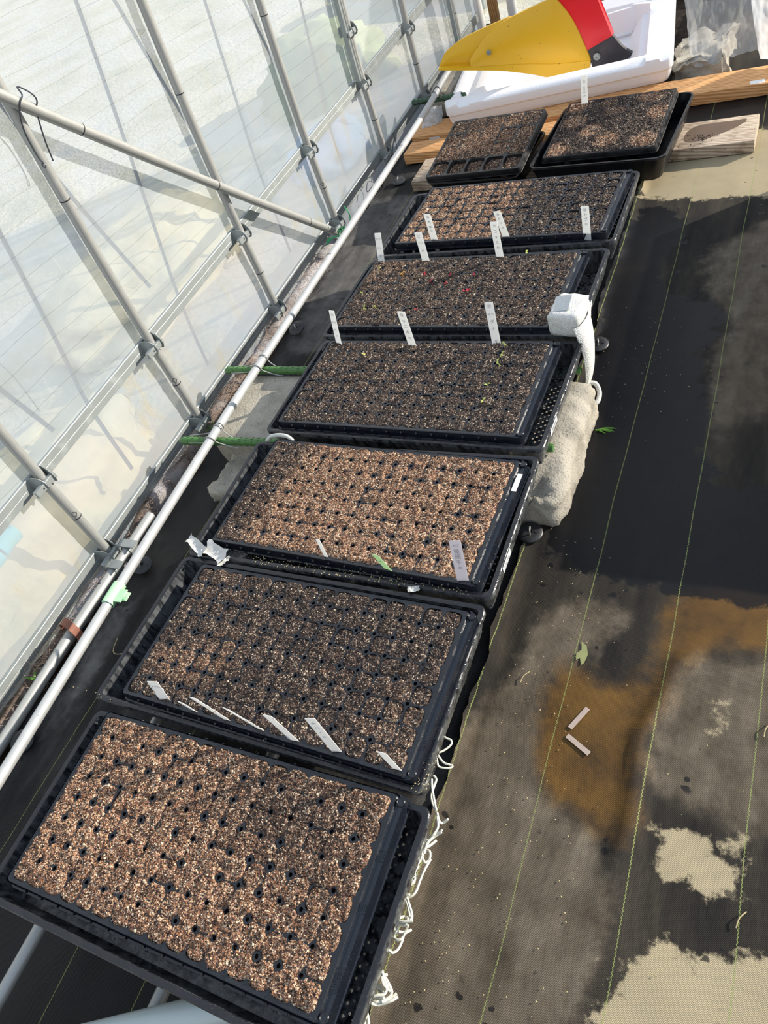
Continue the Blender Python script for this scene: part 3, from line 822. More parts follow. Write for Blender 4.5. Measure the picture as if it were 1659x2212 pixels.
for k in range(520):
    y = R_.uniform(-.3, 1.8); a = R_.uniform(-.2, 1.6)
    p = Vector((-.687+.029*math.cos(a), y, .008+.034*math.sin(a))); pts = [p]
    d = Vector((R_.gauss(0, .3), R_.gauss(0, 1), R_.gauss(0, .6))).normalized()
    for s in range(6):
        d = (d+Vector((R_.gauss(0, .45), R_.gauss(0, .45), R_.gauss(0, .45)))).normalized()
        p = p+d*.010; q = Vector((p.x+.687, 0, p.z-.006)); rr = q.length
        if rr > 1e-4:
            f = min(1, .040/rr) if rr > .040 else max(1, .028/rr); p = Vector((-.687+q.x*f, p.y, .006+q.z*f))
        pts.append(p)
    mb.tube(pts, .00045, 4, False)
tag(mb.build('dry_roots', M_ROOT, None, False, angle=0), 'fine dry brown roots matted over the rolled film edge', 'roots', None, 'stuff')

# ---------------------------------------------------------------- concrete
o = subdiv_box('concrete_block', (-.285, .968, .0505), (.52, .225, .101), .012, M_CONC, None, .005)
o2 = subdiv_box('tmp', (-.415, .800, .026), (.20, .15, .052), .012, M_CONC, None, .010)
def chew(c): return True
roughen(o, .0035, 22, 1, lambda c: c.z < .098 and (c.y < .862 or c.x < -.54)); roughen(o2, .016, 12, 3)
bm = bmesh.new(); bm.from_mesh(o.data); bm.from_mesh(o2.data); bm.to_mesh(o.data); bm.free(); bpy.data.objects.remove(o2)
o.data.polygons.foreach_set('use_smooth', [True]*len(o.data.polygons)); o.data.set_sharp_from_angle(angle=math.radians(45))
tag(o, 'grey concrete block between the pale pipe and the trays, green stakes on it', 'block', 'concrete blocks under the trays')
o = subdiv_box('concrete_block', (.170, .915, .050), (.31, .32, .10), .011, M_CONC, None, .010)
for v in o.data.vertices:
    c = v.co
    if c.x > .29 and c.z > .03: c.z -= .010*max(0, (c.x-.295)/.03); 
    f = max(0, (.84-c.y)/.08)
    c.z -= f*.028*(c.z/.1)*(1+fbm(c.x*30, c.y*30, 1))
    if c.x > .30: c.x += .005*fbm(c.y*14, c.z*12, 3)+.004*math.sin((c.y-.75)*9)-.010*max(0, (.80-c.y)/.05)
roughen(o, .006, 26, 5, lambda c: c.y < .85 or c.x > .30 or c.z < .09)
tag(o, 'broken pale concrete block jutting out on the right side under the trays', 'block', 'concrete blocks under the trays')
o = subdiv_box('concrete_block', (-.572, 2.785, .049), (.09, .25, .098), .02, M_CONC, None, .008); roughen(o, .008, 18, 8)
tag(o, 'grey concrete block behind the dark green stake, left of the foam lid', 'block')
o = subdiv_box('concrete_block', (.335, 2.72, .04), (.17, .22, .08), .014, M_CONC, None, .02); roughen(o, .022, 13, 11)
tag(o, 'dark rough lump of concrete between the foam lid and the clear plastic sheet', 'block')

# ---------------------------------------------------------------- trays
PITCH = .033
def ring(hx0, hx1, hy, r, z, nx=32, ny=16, nc=6):
    """closed rounded-rectangle loop; x from -hx0 to hx1"""
    P = []
    def side(a, b, n):
        for k in range(n): P.append((a[0]+(b[0]-a[0])*k/n, a[1]+(b[1]-a[1])*k/n, z))
    def corner(cx, cy, a0):
        for k in range(nc): th = a0+PI/2*k/nc; P.append((cx+r*math.cos(th), cy+r*math.sin(th), z))
    side((-hx0+r, -hy), (hx1-r, -hy), nx); corner(hx1-r, -hy+r, -PI/2)
    side((hx1, -hy+r), (hx1, hy-r), ny); corner(hx1-r, hy-r, 0)
    side((hx1-r, hy), (-hx0+r, hy), nx); corner(-hx0+r, hy-r, PI/2)
    side((-hx0, hy-r), (-hx0, -hy+r), ny); corner(-hx0+r, -hy+r, PI)
    return P
def loft(mb, loops, close_last=False, closed_first=False):
    n = len(loops[0]); vs = [p for L in loops for p in L]
    fs = [(i*n+k, i*n+(k+1) % n, (i+1)*n+(k+1) % n, (i+1)*n+k) for i in range(len(loops)-1) for k in range(n)]
    if close_last: fs.append(tuple((len(loops)-1)*n+k for k in range(n)))
    mb.add(vs, fs)
def plug_mesh(ncx, ncy, px, py, a_fac, sup, hole_r, depth, fl, fr, fy, skirt, square=False):
    """cell tray: top sheet pierced by cells with a star web and vent hole at each crossing"""
    mb = MB()
    hx, hy = px/2, py/2; rh = hole_r
    for i in range(ncx):
        for j in range(ncy):
            cx = (i-(ncx-1)/2)*px; cy = (j-(ncy-1)/2)*py
            outer = []; arcs = []
            for (sx_, sy_, a0) in ((1, 1, -PI/2), (-1, 1, 0), (-1, -1, PI/2), (1, -1, PI)):
                ic = i+(1 if sx_ > 0 else 0); jc = j+(1 if sy_ > 0 else 0)
                interior = 0 < ic < ncx and 0 < jc < ncy
                seg = []
                for k in range(5):
                    th = a0-PI/2*k/4
                    if rh: seg.append((sx_*hx+rh*math.cos(th), sy_*hy+rh*math.sin(th)))
                    else:
                        t_ = k/4
                        p0 = {(1, 1): ((hx, hy*.8), (hx*.8, hy)), (-1, 1): ((-hx*.8, hy), (-hx, hy*.8)), (-1, -1): ((-hx, -hy*.8), (-hx*.8, -hy)), (1, -1): ((hx*.8, -hy), (hx, -hy*.8))}[(sx_, sy_)]
                        c_ = (sx_*hx, sy_*hy)
                        seg.append((p0[0][0]+(c_[0]-p0[0][0])*min(1, 2*t_)+(p0[1][0]-c_[0])*max(0, 2*t_-1), p0[0][1]+(c_[1]-p0[0][1])*min(1, 2*t_)+(p0[1][1]-c_[1])*max(0, 2*t_-1)))
                if rh: arcs.append((interior, seg, (sx_*hx, sy_*hy)))
                outer += seg
                nxt = {(1, 1): [(.5, 1), (0, 1), (-.5, 1)], (-1, 1): [(-1, .5), (-1, 0), (-1, -.5)], (-1, -1): [(-.5, -1), (0, -1), (.5, -1)], (1, -1): [(1, -.5), (1, 0), (1, .5)]}[(sx_, sy_)]
                outer += [(a*hx, b*hy) for a, b in nxt]
            n = len(outer)
            inner = []
            for (x, y) in outer:
                th = math.atan2(y/hy, x/hx); c, s = math.cos(th), math.sin(th)
                r = a_fac/((abs(c)**sup+abs(s)**sup)**(1/sup))
                inner.append((r*c*hx, r*s*hy))
            vs = [(cx+x, cy+y, 0) for x, y in outer]
            for k_, z_ in ((1, 0), (.985, -.0015), (.88, -depth*.5), (.62, -depth)):
                vs += [(cx+x*k_, cy+y*k_, z_) for x, y in inner]
            fs = []
            for L in range(4):
                for k in range(n): fs.append((L*n+k, L*n+(k+1) % n, (L+1)*n+(k+1) % n, (L+1)*n+k))
            fs.append(tuple(4*n+k for k in range(n)))
            mb.add(vs, fs)
            for interior, seg, c0 in arcs:
                if interior:
                    vv = [(cx+x, cy+y, 0) for x, y in seg]+[(cx+x, cy+y, -.014) for x, y in seg]
                    mb.add(vv, [(k, k+1, k+6, k+5) for k in range(4)])
                else:
                    mb.add([(cx+x, cy+y, 0) for x, y in seg]+[(cx+c0[0], cy+c0[1], 0)], [tuple(range(6))])
    X, Y = ncx*px/2, ncy*py/2
    fxl, fxr = fl, fr
    L = [ring(X, X, Y, .0004, 0), ring(X+min(.004, fxl*.4), X+min(.005, fxr*.3), Y+fy*.40, .006, .0004), ring(X+fxl*.65, X+min(.007, fxr*.4), Y+fy*.60, .008, -.0022)]
    if fr > .012:
        L += [ring(X+fxl*.7, X+fxr*.50, Y+fy*.62, .009, -.0032), ring(X+fxl*.72, X+fxr*.55, Y+fy*.63, .009, -.0008), ring(X+fxl*.75, X+fxr*.80, Y+fy*.64, .010, -.0012)]
    L += [ring(X+fxl*.82, X+fxr*.9, Y+fy*.70, .010, -skirt*.85), ring(X+fxl*.86, X+fxr*.92, Y+fy*.74, .010, -skirt), ring(X+fxl, X+fxr, Y+fy, .012, -skirt-.0006), ring(X+fxl, X+fxr, Y+fy, .012, -skirt-.0022)]
    loft(mb, L)
    if ncx > 10:
        for s in (-1, 1):     # little ribs on the long skirts, one per cell joint
            for i in range(1, ncx):
                x = (i-ncx/2)*px; y = s*(Y+fy*.70)
                mb.tube([(x, y-s*.0004, -.003), (x, y+s*.0004, -.006), (x, y+s*.0008, -skirt*.75)], [.0008, .0024, .0010], 8)
        for a, b in ((X+fr*.62, Y-.004), (X+fr*.62, -Y+.004)):
            mb.lathe([(.0062, -.001), (.0062, .0012), (.0052, .0022), (.0042, .0014), (.0001, .0012)], (a, b, 0), 14)
    return mb
def add_soil(name, parent, ncx, ncy, px, py, depthfun, tonefun, ngrain, gsize, step, seed, holes=True, margin=.0012, pcov=.5):
    rng = np.random.default_rng(seed)
    X, Y = ncx*px/2-margin, ncy*py/2-margin
    nx, ny = int(2*X/step), int(2*Y/step)
    xs = np.linspace(-X, X, nx); ys = np.linspace(-Y, Y, ny)
    lev = np.clip(rng.normal(0, 1, (ncx, ncy)), -1.6, 1.6)
    cov = np.where(rng.random((ncx+1, ncy+1)) < pcov, rng.uniform(.7, 1.1, (ncx+1, ncy+1)), .12)
    shut = np.where(rng.random((ncx+1, ncy+1)) < .88, 1., .1)
    # smooth random lattice noise
    def lattice(f):
        a = rng.normal(0, 1, (int(2*X*f)+3, int(2*Y*f)+3)); return a, f
    lats = [lattice(f) for f in (90, 180, 340)]
    def height(x, y):
        z = np.zeros_like(x)
        for (a, f), w in zip(lats, (.0011, .0008, .0005)):
            u = (x+X)*f; v = (y+Y)*f; i = np.clip(u.astype(int), 0, a.shape[0]-2); j = np.clip(v.astype(int), 0, a.shape[1]-2); fu = u-i; fv = v-j
            fu = fu*fu*(3-2*fu); fv = fv*fv*(3-2*fv)
            z += w*(a[i, j]*(1-fu)*(1-fv)+a[i+1, j]*fu*(1-fv)+a[i, j+1]*(1-fu)*fv+a[i+1, j+1]*fu*fv)
        ci = np.clip(((x+ncx*px/2)/px).astype(int), 0, ncx-1); cj = np.clip(((y+ncy*py/2)/py).astype(int), 0, ncy-1)
        lx = (x+ncx*px/2)/px-ci-.5; ly = (y+ncy*py/2)/py-cj-.5
        base, spread, dome = depthfun(x, y)
        z += base+spread*lev[ci, cj]
        e = np.maximum(np.abs(lx), np.abs(ly))*2
        z -= dome*np.clip((e-.70)/.3, 0, 1)**1.5
        dc = np.hypot((.5-np.abs(lx))*px, (.5-np.abs(ly))*py)
        # stay inside the round cell corners, off the star webs and out of the vent holes
        qi = ci+(lx > 0); qj = cj+(ly > 0)
        if holes: z -= .012*np.maximum(cov[qi, qj]*np.clip((.0080-dc)/.0040, 0, 1), shut[qi, qj]*np.clip((.0046-dc)/.0012, 0, 1))
        else: z -= .004*np.clip((.006-dc)/.004, 0, 1)
        # outer border: sink below the rim
        bx_ = np.minimum(X+margin-np.abs(x), Y+margin-np.abs(y)); z -= .004*np.clip((.0042-bx_)/.003, 0, 1)
        return z
    GX, GY = np.meshgrid(xs, ys, indexing='ij'); GZ = height(GX, GY)
    base_v = np.stack([GX, GY, GZ], -1).reshape(-1, 3)
    idx = np.arange(nx*ny).reshape(nx, ny)
    q = np.stack([idx[:-1, :-1], idx[1:, :-1], idx[1:, 1:], idx[:-1, 1:]], -1).reshape(-1, 4)
    # grains
    gx = rng.uniform(-X, X, ngrain); gy = rng.uniform(-Y, Y, ngrain); gz = height(gx, gy)
    s = gsize*np.exp(rng.normal(0, .33, ngrain))
    oc = np.array([(1, 0, 0), (-1, 0, 0), (0, 1, 0), (0, -1, 0), (0, 0, 1), (0, 0, -1)], float)
    of = np.array([(0, 2, 4), (2, 1, 4), (1, 3, 4), (3, 0, 4), (2, 0, 5), (1, 2, 5), (3, 1, 5), (0, 3, 5)])
    th = rng.uniform(0, 2*PI, ngrain); ph = rng.uniform(-.8, .8, ngrain)
    sc3 = rng.uniform(.65, 1.25, (ngrain, 3))
    V = oc[None]*sc3[:, None]*s[:, None, None]
    c, sn = np.cos(th)[:, None], np.sin(th)[:, None]
    x, y, z = V[..., 0], V[..., 1], V[..., 2]
    c2, s2 = np.cos(ph)[:, None], np.sin(ph)[:, None]
    y, z = y*c2-z*s2, y*s2+z*c2
    x, y = x*c-y*sn, x*sn+y*c
    V = np.stack([x+gx[:, None], y+gy[:, None], z+(gz+s*.35)[:, None]], -1).reshape(-1, 3)
    F = (of[None]+6*np.arange(ngrain)[:, None, None]+len(base_v)).reshape(-1, 3)
    verts = np.concatenate([base_v, V]).astype(np.float32)
    me = bpy.data.meshes.new(name)
    me.vertices.add(len(verts)); me.vertices.foreach_set('co', verts.ravel())
    nl = q.size+F.size; me.loops.add(nl)
    me.loops.foreach_set('vertex_index', np.concatenate([q.ravel(), F.ravel()]).astype(np.int32))
    npoly = len(q)+len(F); me.polygons.add(npoly)
    st = np.concatenate([np.arange(len(q))*4, q.size+np.arange(len(F))*3]).astype(np.int32)
    me.polygons.foreach_set('loop_start', st)
    try: me.polygons.foreach_set('loop_total', np.concatenate([np.full(len(q), 4), np.full(len(F), 3)]).astype(np.int32))
    except Exception: pass
    me.update(calc_edges=True); me.validate()
    tone = tonefun(verts[:, 0], verts[:, 1], rng)
    tn = np.concatenate([tone[:len(base_v)], np.repeat(tone[len(base_v)::6], 6)])
    a = me.attributes.new('tone', 'FLOAT', 'POINT'); a.data.foreach_set('value', tn.astype(np.float32))
    gr = np.zeros(len(verts), np.float32); gr[len(base_v):] = 1
    a = me.attributes.new('grain', 'FLOAT', 'POINT'); a.data.foreach_set('value', gr)
    o = bpy.data.objects.new(name, me); COL.objects.link(o); me.materials.append(M_SOIL)
    o.parent = parent; o['kind'] = 'stuff'
    return o
def blob_tone(blobs, base, jitter=.18):
    def f(x, y, rng):
        t = np.full(x.shape, float(base))
        for bx_, by_, rx, ry, w in blobs:
            d = np.hypot((x-bx_)/rx, (y-by_)/ry); t += w*np.clip(1.5-d, 0, 1)
        t += rng.normal(0, jitter, x.shape)
        return np.clip(t, 0, 1)
    return f
# outer carrier trays
def outer_mesh():
    mb = MB()
    HX, HY_, D = .3115, .1545, .055
    L = [ring(HX-.010, HX-.010, HY_-.010, .008, -.004), ring(HX-.0092, HX-.0092, HY_-.0092, .009, -.0004), ring(HX-.0078, HX-.0078, HY_-.0078, .010, 0), ring(HX-.0015, HX-.0015, HY_-.0015, .013, 0), ring(HX, HX, HY_, .014, -.0016), ring(HX, HX, HY_, .014, -.009), ring(HX-.0015, HX-.0015, HY_-.0015, .014, -.0092)]
    for k in range(1, 7): f = k/6; L.append(ring(HX-.002-.012*f, HX-.002-.012*f, HY_-.002-.012*f, .014, -.0092-(D-.0105)*f))
    loft(mb, L)
    # inner walls
    L = [ring(HX-.010, HX-.010, HY_-.010, .008, -.004), ring(HX-.012, HX-.012, HY_-.012, .008, -.02), ring(HX-.0185, HX-.0185, HY_-.0185, .010, -D+.003)]
    loft(mb, L)
    # floor with drain holes along the right end
    bx0, bx1, by = -(HX-.0145), HX-.0145, HY_-.0145
    z = -D+.0015
    xs = [bx0, .218]+[.218+.0135*k for k in range(1, 6)]+[bx1]
    mb.add([(bx0, -by, z), (.2115, -by, z), (.2115, by, z), (bx0, by, z)], [(0, 1, 2, 3)])
    ny_ = 20; dy = 2*by/ny_; nx_ = 6; dx = (bx1-.2115)/nx_
    for i in range(nx_):
        for j in range(ny_):
            cx = .2115+dx*(i+.5); cy = -by+dy*(j+.5); n = 16; vs = []
            for k in range(n):
                th = 2*PI*(k+.5)/n; c, s = math.cos(th), math.sin(th); m = max(abs(c), abs(s)); vs.append((cx+c/m*dx/2, cy+s/m*dy/2, z))
            off = .25*dy*(1 if i % 2 else -1)
            for k in range(n): th = 2*PI*(k+.5)/n; vs.append((cx+.0019*math.cos(th), cy+off*.6+.0019*math.sin(th), z))
            mb.add(vs, [(k, (k+1) % n, n+(k+1) % n, n+k) for k in range(n)])
    return mb
om = outer_mesh().build('tray_shell', M_TRAY, None, True)
om_data = om.data; bpy.data.objects.remove(om)
OUT = [((.004, -.017), -.008, 'black perforated carrier tray nearest the camera, holding the orange-brown soil tray', []),
       ((-.0165, .306), -.016, 'black carrier tray second from the camera, wide empty gap along its left end', []),
       ((-.010, .6235), .0, 'black carrier tray with torn tape scraps on its near left corner', [(.3125, -.075)]),
       ((-.005, .955), -.026, 'black carrier tray beside the jutting concrete block, white sticker on its right end', [(.3125, -.085)]),
       ((-.014, 1.28), -.020, 'black carrier tray with a white mesh bag on its near right corner', [(.3125, -.060)]),
       ((-.004, 1.610), -.012, 'black carrier tray farthest away, just before the wooden beams', [])]
def bar_sticker(parent, x, y, z, w, h, rx):
    st = MB().box((0, 0, 0), (.0006, w, h)).build('barcode_sticker', M_STICK, parent); st.location = (x, y, z); st.rotation_euler = (0, rx, 0)
    b = MB(); k = 0; yy = -w*.32
    for d in (.0012, .0006, .002, .0008, .0014, .0006, .0018, .0010, .0006):
        b.box((.0006, yy, 0), (.0006, d*.6, h*.55)); yy += w*.075
    b.build('barcode', M_INK, st)
    st['label'] = 'white barcode sticker'
for (c, a, lab, st) in OUT:
    t = empty('carrier_tray', (c[0], c[1], .178), a); tag(t, lab, 'tray', 'black carrier trays in a row')
    s = bpy.data.objects.new('tray_shell', om_data); COL.objects.link(s); s.parent = t
    for x, y in st: bar_sticker(t, .3128, y, -.0055, .042, .011, 0)
pm = plug_mesh(16, 8, PITCH, PITCH, .930, 3.4, .0030, .042, .011, .0215, .0095, .0165).build('cell_sheet', M_PLUG, None, True, angle=35)
pm_data = pm.data; bpy.data.objects.remove(pm)
def df(base, spread, dome, special=None):
    def f(x, y):
        b = np.full(x.shape, base); s = np.full(x.shape, spread); d = np.full(x.shape, dome)
        if special: b += special(x, y)
        return b, s, d
    return f
PLUG = [
 ((0, 0), 0, 'plug tray nearest the camera, overfilled with orange-brown gritty soil', df(.0022, .0013, .0016), blob_tone([(-.10, .02, .16, .13, .35), (.12, -.08, .15, .07, .3), (-.2, -.05, .09, .09, .25), (.10, .07, .10, .05, -.3)], .50), 34000, .00098, .0020),
 ((.0049, .3032), -.0243, 'plug tray of dark soil with six white labels along its near edge', df(.0006, .0013, .0018), blob_tone([(-.18, -.06, .07, .03, .5), (-.22, .1, .07, .04, .12), (.22, -.08, .05, .06, .25), (-.13, -.02, .05, .03, .3)], .04), 30000, .00088, .0022),
 ((-.0001, .6277), -.0385, 'plug tray of light orange-brown soil, dark only at its left end, one upright label', df(.0020, .0010, .0014), lambda x, y, rng: np.clip(.92-1.0/(1+np.exp((x+.185+.35*(-y)*.35)/.010))*.85+rng.normal(0, .16, x.shape), 0, 1), 30000, .00088, .0022),
 ((-.0172, .9561), -.0295, 'plug tray of dark soil beside the jutting concrete block, few tiny sprouts', df(.0008, .0011, .0018), blob_tone([(-.1, .03, .15, .1, .08)], .0), 24000, .00086, .0024),
 ((-.031, 1.2785), -.040, 'plug tray of dark soil with tiny red and yellow sprouts', df(.0010, .0010, .0014), blob_tone([(-.22, .08, .1, .06, .3)], .04), 22000, .00090, .0024),
 ((.0065, 1.622), -.043, 'plug tray farthest away, its left half orange-brown and right half dark', df(-.0004, .0012, .0026), lambda x, y, rng: np.clip(.95/(1+np.exp((x-.02+.3*y*0)/.012))+rng.normal(0, .14, x.shape), 0, 1), 20000, .00098, .0024)]
plugs = []
for k, (c, a, lab, dfun, tone, ng, gs, stp) in enumerate(PLUG):
    t = empty('plug_tray', (c[0], c[1], .190), a); tag(t, lab, 'seed tray', 'black plug trays of sown soil')
    s = bpy.data.objects.new('cell_sheet', pm_data); COL.objects.link(s); s.parent = t
    add_soil('soil', t, 16, 8, PITCH, PITCH, dfun, tone, ng, gs, stp, 11+k, pcov=(.5, .5, .25, .55, .35, .9)[k])
    plugs.append(t)
# raised lettering on the near tray's right ledge
lx = .264+.0215*.66
for body, y in (('GREEN', -.088), ('128', -.008), ('PS-7', .058)):
    M = Matrix.Translation((lx, y, -.0006)) @ Matrix.Rotation(PI/2, 4, 'Z')
    text_obj('embossed_lettering', body, .0095, M_PLUG, plugs[0], M, .0006)
M = Matrix.Translation((lx, -.085, -.0006)) @ Matrix.Rotation(PI/2, 4, 'Z')
text_obj('embossed_lettering', 'BLA', .0095, M_PLUG, plugs[1], M, .0006)
st = MB().box((0, 0, 0), (.009, .040, .0006)).build('white_sticker', M_STICK, plugs[2]); st.location = (.264+.0215*.66, .085, .0); st['label'] = 'white sticker'

# two square trays on the beams
def deep_mesh(HX, HY_, D, r=.028, taper=.02):
    mb = MB()
    L = [ring(HX-.006, HX-.006, HY_-.006, r-.005, -.004, 12, 12, 8), ring(HX-.005, HX-.005, HY_-.005, r-.004, 0, 12, 12, 8), ring(HX, HX, HY_, r, 0, 12, 12, 8), ring(HX+.001, HX+.001, HY_+.001, r, -.005, 12, 12, 8), ring(HX-.002, HX-.002, HY_-.002, r, -.007, 12, 12, 8), ring(HX-taper, HX-taper, HY_-taper, r, -D, 12, 12, 8)]
    loft(mb, L, True)
    L = [ring(HX-.006, HX-.006, HY_-.006, r-.005, -.004, 12, 12, 8), ring(HX-taper-.003, HX-taper-.003, HY_-taper-.003, r-.004, -D+.004, 12, 12, 8)]
    loft(mb, L, True)
    return mb
t = empty('carrier_tray', (.160, 2.140, .112), -.075); tag(t, 'deep black square tray with rounded corners at the back right on wooden beams', 'tray')
deep_mesh(.192, .187, .071).build('tray_shell', M_DEEP, t, True)
t = empty('plug_tray', (.153, 2.160, .123), -.045); t.rotation_euler = (.045, 0, -.045)
tag(t, 'square seed tray of dark soil with scattered orange patches, one label at its back corner', 'seed tray')
plug_mesh(5, 5, .062, .060, .96, 7, 0, .04, .008, .008, .008, .014).build('cell_sheet', M_DEEP, t, True, angle=35)
bl = [(a, b, c*1.0, d*1.0, 1.6*e) for a, b, c, d, e in [(-.125, .12, .03, .03, .9), (-.11, .03, .03, .03, .9), (-.13, -.12, .035, .03, .9), (-.05, -.03, .025, .03, .9), (.01, -.09, .03, .03, .9), (.12, -.11, .03, .03, .9), (.13, .03, .03, .03, .8), (.09, .13, .035, .03, .8), (.0, .07, .03, .02, .5), (-.03, .12, .02, .02, .5)]]
add_soil('soil', t, 5, 5, .062, .060, df(.0010, .0012, .001), blob_tone(bl, .0), 15000, .00115, .003, 41, False)
SQT = t
t = empty('carrier_tray', (-.215, 2.105, .098), -.085); tag(t, 'shallow black tray under the twenty-cell seed tray at the back left', 'tray')
deep_mesh(.150, .135, .058, .02, .018).build('tray_shell', M_DEEP, t, True)
t = empty('plug_tray', (-.210, 2.106, .140), -.085); t.rotation_euler = (.150, -.02, -.085)
tag(t, 'seed tray of twenty large square cells at the back left, tilted up at the back', 'seed tray')
plug_mesh(5, 4, .0605, .0665, .90, 6, 0, .042, .007, .007, .007, .016).build('cell_sheet', M_DEEP, t, True, angle=35)
add_soil('soil', t, 5, 4, .0605, .0665, lambda x, y: (np.where(y < -.066, -.0075, .0005), np.full(x.shape, .0022), np.full(x.shape, .002)), blob_tone([(-.05, .0, .1, .06, .3), (.05, .05, .1, .08, .3)], .40, .3), 12000, .00120, .003, 43, False)

# ---------------------------------------------------------------- plant labels
# base point, width vector, upward vector, writing, label text, material
LAB = [
 ((.051, 2.300, .120), (.020, -.004, 0), (.012, .014, .084), [('①', .8), ('ミ', .62), ('二', .5), ('20', .36)], 'white plant label standing in the square tray at the back right', M_LABEL),
 ((-.154, 1.500, .188), (.0188, -.003, 0), (0, -.001, .074), [('⑲', .88), ('大', .7), ('木', .52), ('20', .38)], 'white plant label at the left of the farthest plug tray, in orange soil', M_LABEL),
 ((.041, 1.488, .188), (.0172, -.001, 0), (-.002, -.022, .082), [('⑱', .88), ('タ', .72), ('ソ', .56), ('20', .38)], 'white plant label in the middle of the farthest plug tray, leaning behind another', M_LABEL),
 ((.239, 1.474, .188), (.0178, -.003, 0), (.001, .007, .066), [('⑳', .86), ('カ', .68), ('ブ', .52), ('20', .36)], 'white plant label at the right of the farthest plug tray, in dark soil', M_LABEL),
 ((-.272, 1.413, .188), (.0178, -.001, 0), (.001, .026, .070), [('サンド', .80), ('マメ', .5), ('20', .25)], 'white plant label at the left end of the tray with red sprouts', M_LABEL),
 ((-.144, 1.406, .188), (.0190, -.001, 0), (0, .002, .080), [('ビ', .86), ('ーツ', .64), ('20', .38)], 'white plant label second from the left on the tray with red sprouts', M_LABEL),
 ((.051, 1.399, .188), (.0183, -.002, 0), (.001, .006, .091), [('10', .90), ('コ', .74), ('9', .58), ('ス', .44), ('50', .30)], 'white plant label mid-tray among red sprouts, in front of a leaning one', M_LABEL),
 ((-.251, 1.085, .188), (.0150, -.003, 0), (.004, .019, .083), [('⑥', .88), ('チマ', .66), ('サ', .44), ('12', .28)], 'white plant label, leftmost of three on the tray beside the concrete block', M_LABEL),
 ((-.058, 1.076, .188), (.0190, -.003, 0), (0, 0, .094), [('⑩', .9), ('サ', .72), ('二', .58), ('木', .42), ('20', .26)], 'white plant label, middle of three on the tray beside the concrete block', M_LABEL),
 ((.135, 1.079, .188), (.0172, .002, 0), (-.001, .014, .096), [('㉑', .91), ('サラ', .72), ('ダ', .55), ('ナ', .38), ('20', .10)], 'tall white plant label marked 20, rightmost on the tray beside the concrete block', M_LABEL),
 ((-.012, .498, .190), (.0085, -.001, 0), (-.040, .006, .024), [], 'white plant label lying almost flat on the near edge of the orange-brown tray', M_LABEL),
 ((.115, .489, .189), (.0154, -.003, 0), (-.006, -.010, .056), [('20', .6)], 'pale green plant label leaning on the near edge of the orange-brown tray', M_LABELGREEN),
 ((.250, .487, .188), (.0182, .003, 0), (.006, .026, .074), [('9/27', .88), ('極', .74), ('細', .61), ('千', .47), ('20', .34)], 'greyish upright plant label near the right end of the orange-brown tray', M_LABELGREY),
 ((-.175, .180, .188), (.0200, .003, 0), (-.001, .008, .048), [('オナハ', .72)], 'white plant label farthest left of the row in the dark tray near the camera', M_LABEL),
 ((-.108, .175, .190), (.012, -.001, 0), (-.024, -.003, .034), [], 'slim white plant label lying on the tray edge right of the leftmost one', M_LABEL),
 ((-.043, .175, .187), (.0125, 0, 0), (0, -.014, .101), [], 'soil-splashed white plant label third from the left in the dark tray near the camera', M_LABEL),
 ((.023, .174, .187), (.0118, -.001, 0), (-.001, -.017, .104), [], 'soil-splashed white plant label left of the centre of the row in the dark tray', M_LABEL),
 ((.086, .171, .187), (.0140, .001, 0), (0, -.007, .098), [], 'soil-splashed white plant label just left of the one with clear handwriting', M_LABEL),
 ((.158, .171, .187), (.0148, .003, 0), (0, 0, .108), [('ナ', .86), ('ハ', .74), ('ノ', .62), ('29', .48)], 'tall white plant label with clear handwriting near the right of the dark tray', M_LABEL),
 ((.256, .169, .188), (.0132, 0, 0), (0, -.005, .068), [], 'short white plant label at the right end of the row in the dark tray', M_LABEL)]
for (b, w, up, txt, lab, mat) in LAB:
    b = Vector(b); w = Vector(w); u = Vector(up); W = w.length*1.04; H = u.length
    ux = w.normalized(); uz = (u-ux*u.dot(ux)).normalized(); uy = uz.cross(ux)
    t = empty('plant_label', b); tag(t, lab, 'plant label', 'plant labels in the trays')
    M = Matrix((ux, uy, uz)).transposed().to_4x4()
    sink = -.022 if H > .06 else -.012
    poly = [(-W/2, sink), (W/2, sink), (W/2, H-.0012), (W/2-.0012, H), (-W/2+.0012, H), (-W/2, H-.0012)]
    if sink < -.02: poly = [(-W*.08, sink-.012), (W*.08, sink-.012)]+[(W/2, sink)]+poly[2:]+[(-W/2, sink)]
    MB().prism(poly, -.0004, .0004, M).build('blade', mat, t, False)
    for s, f in txt:
        Mt = M @ Matrix.Translation((0, -.0007, H*f)) @ Matrix.Rotation(PI/2, 4, 'X')
        text_obj('handwriting', s, W*(.50 if len(s) < 2 else .36 if len(s) == 2 else .29), M_INK, t, Mt, .0001)
    if mat is M_LABEL and ('soil-splashed' in lab or 'slim' in lab or 'farthest left of the row' in lab):
        mb = MB()
        for k in range(14):
            s = R_.choice((-1, 1))
            c = M @ Vector((s*W/2*R_.uniform(.85, 1.05), 0, H*R_.uniform(.05, .95)))
            mb.box(c, (.0022*R_.uniform(.6, 1.4), .0012, .0030*R_.uniform(.6, 1.6)), Matrix.Rotation(R_.uniform(0, 3), 3, 'Y'))
        mb.build('dried_splash', M_TAPE, t, False)

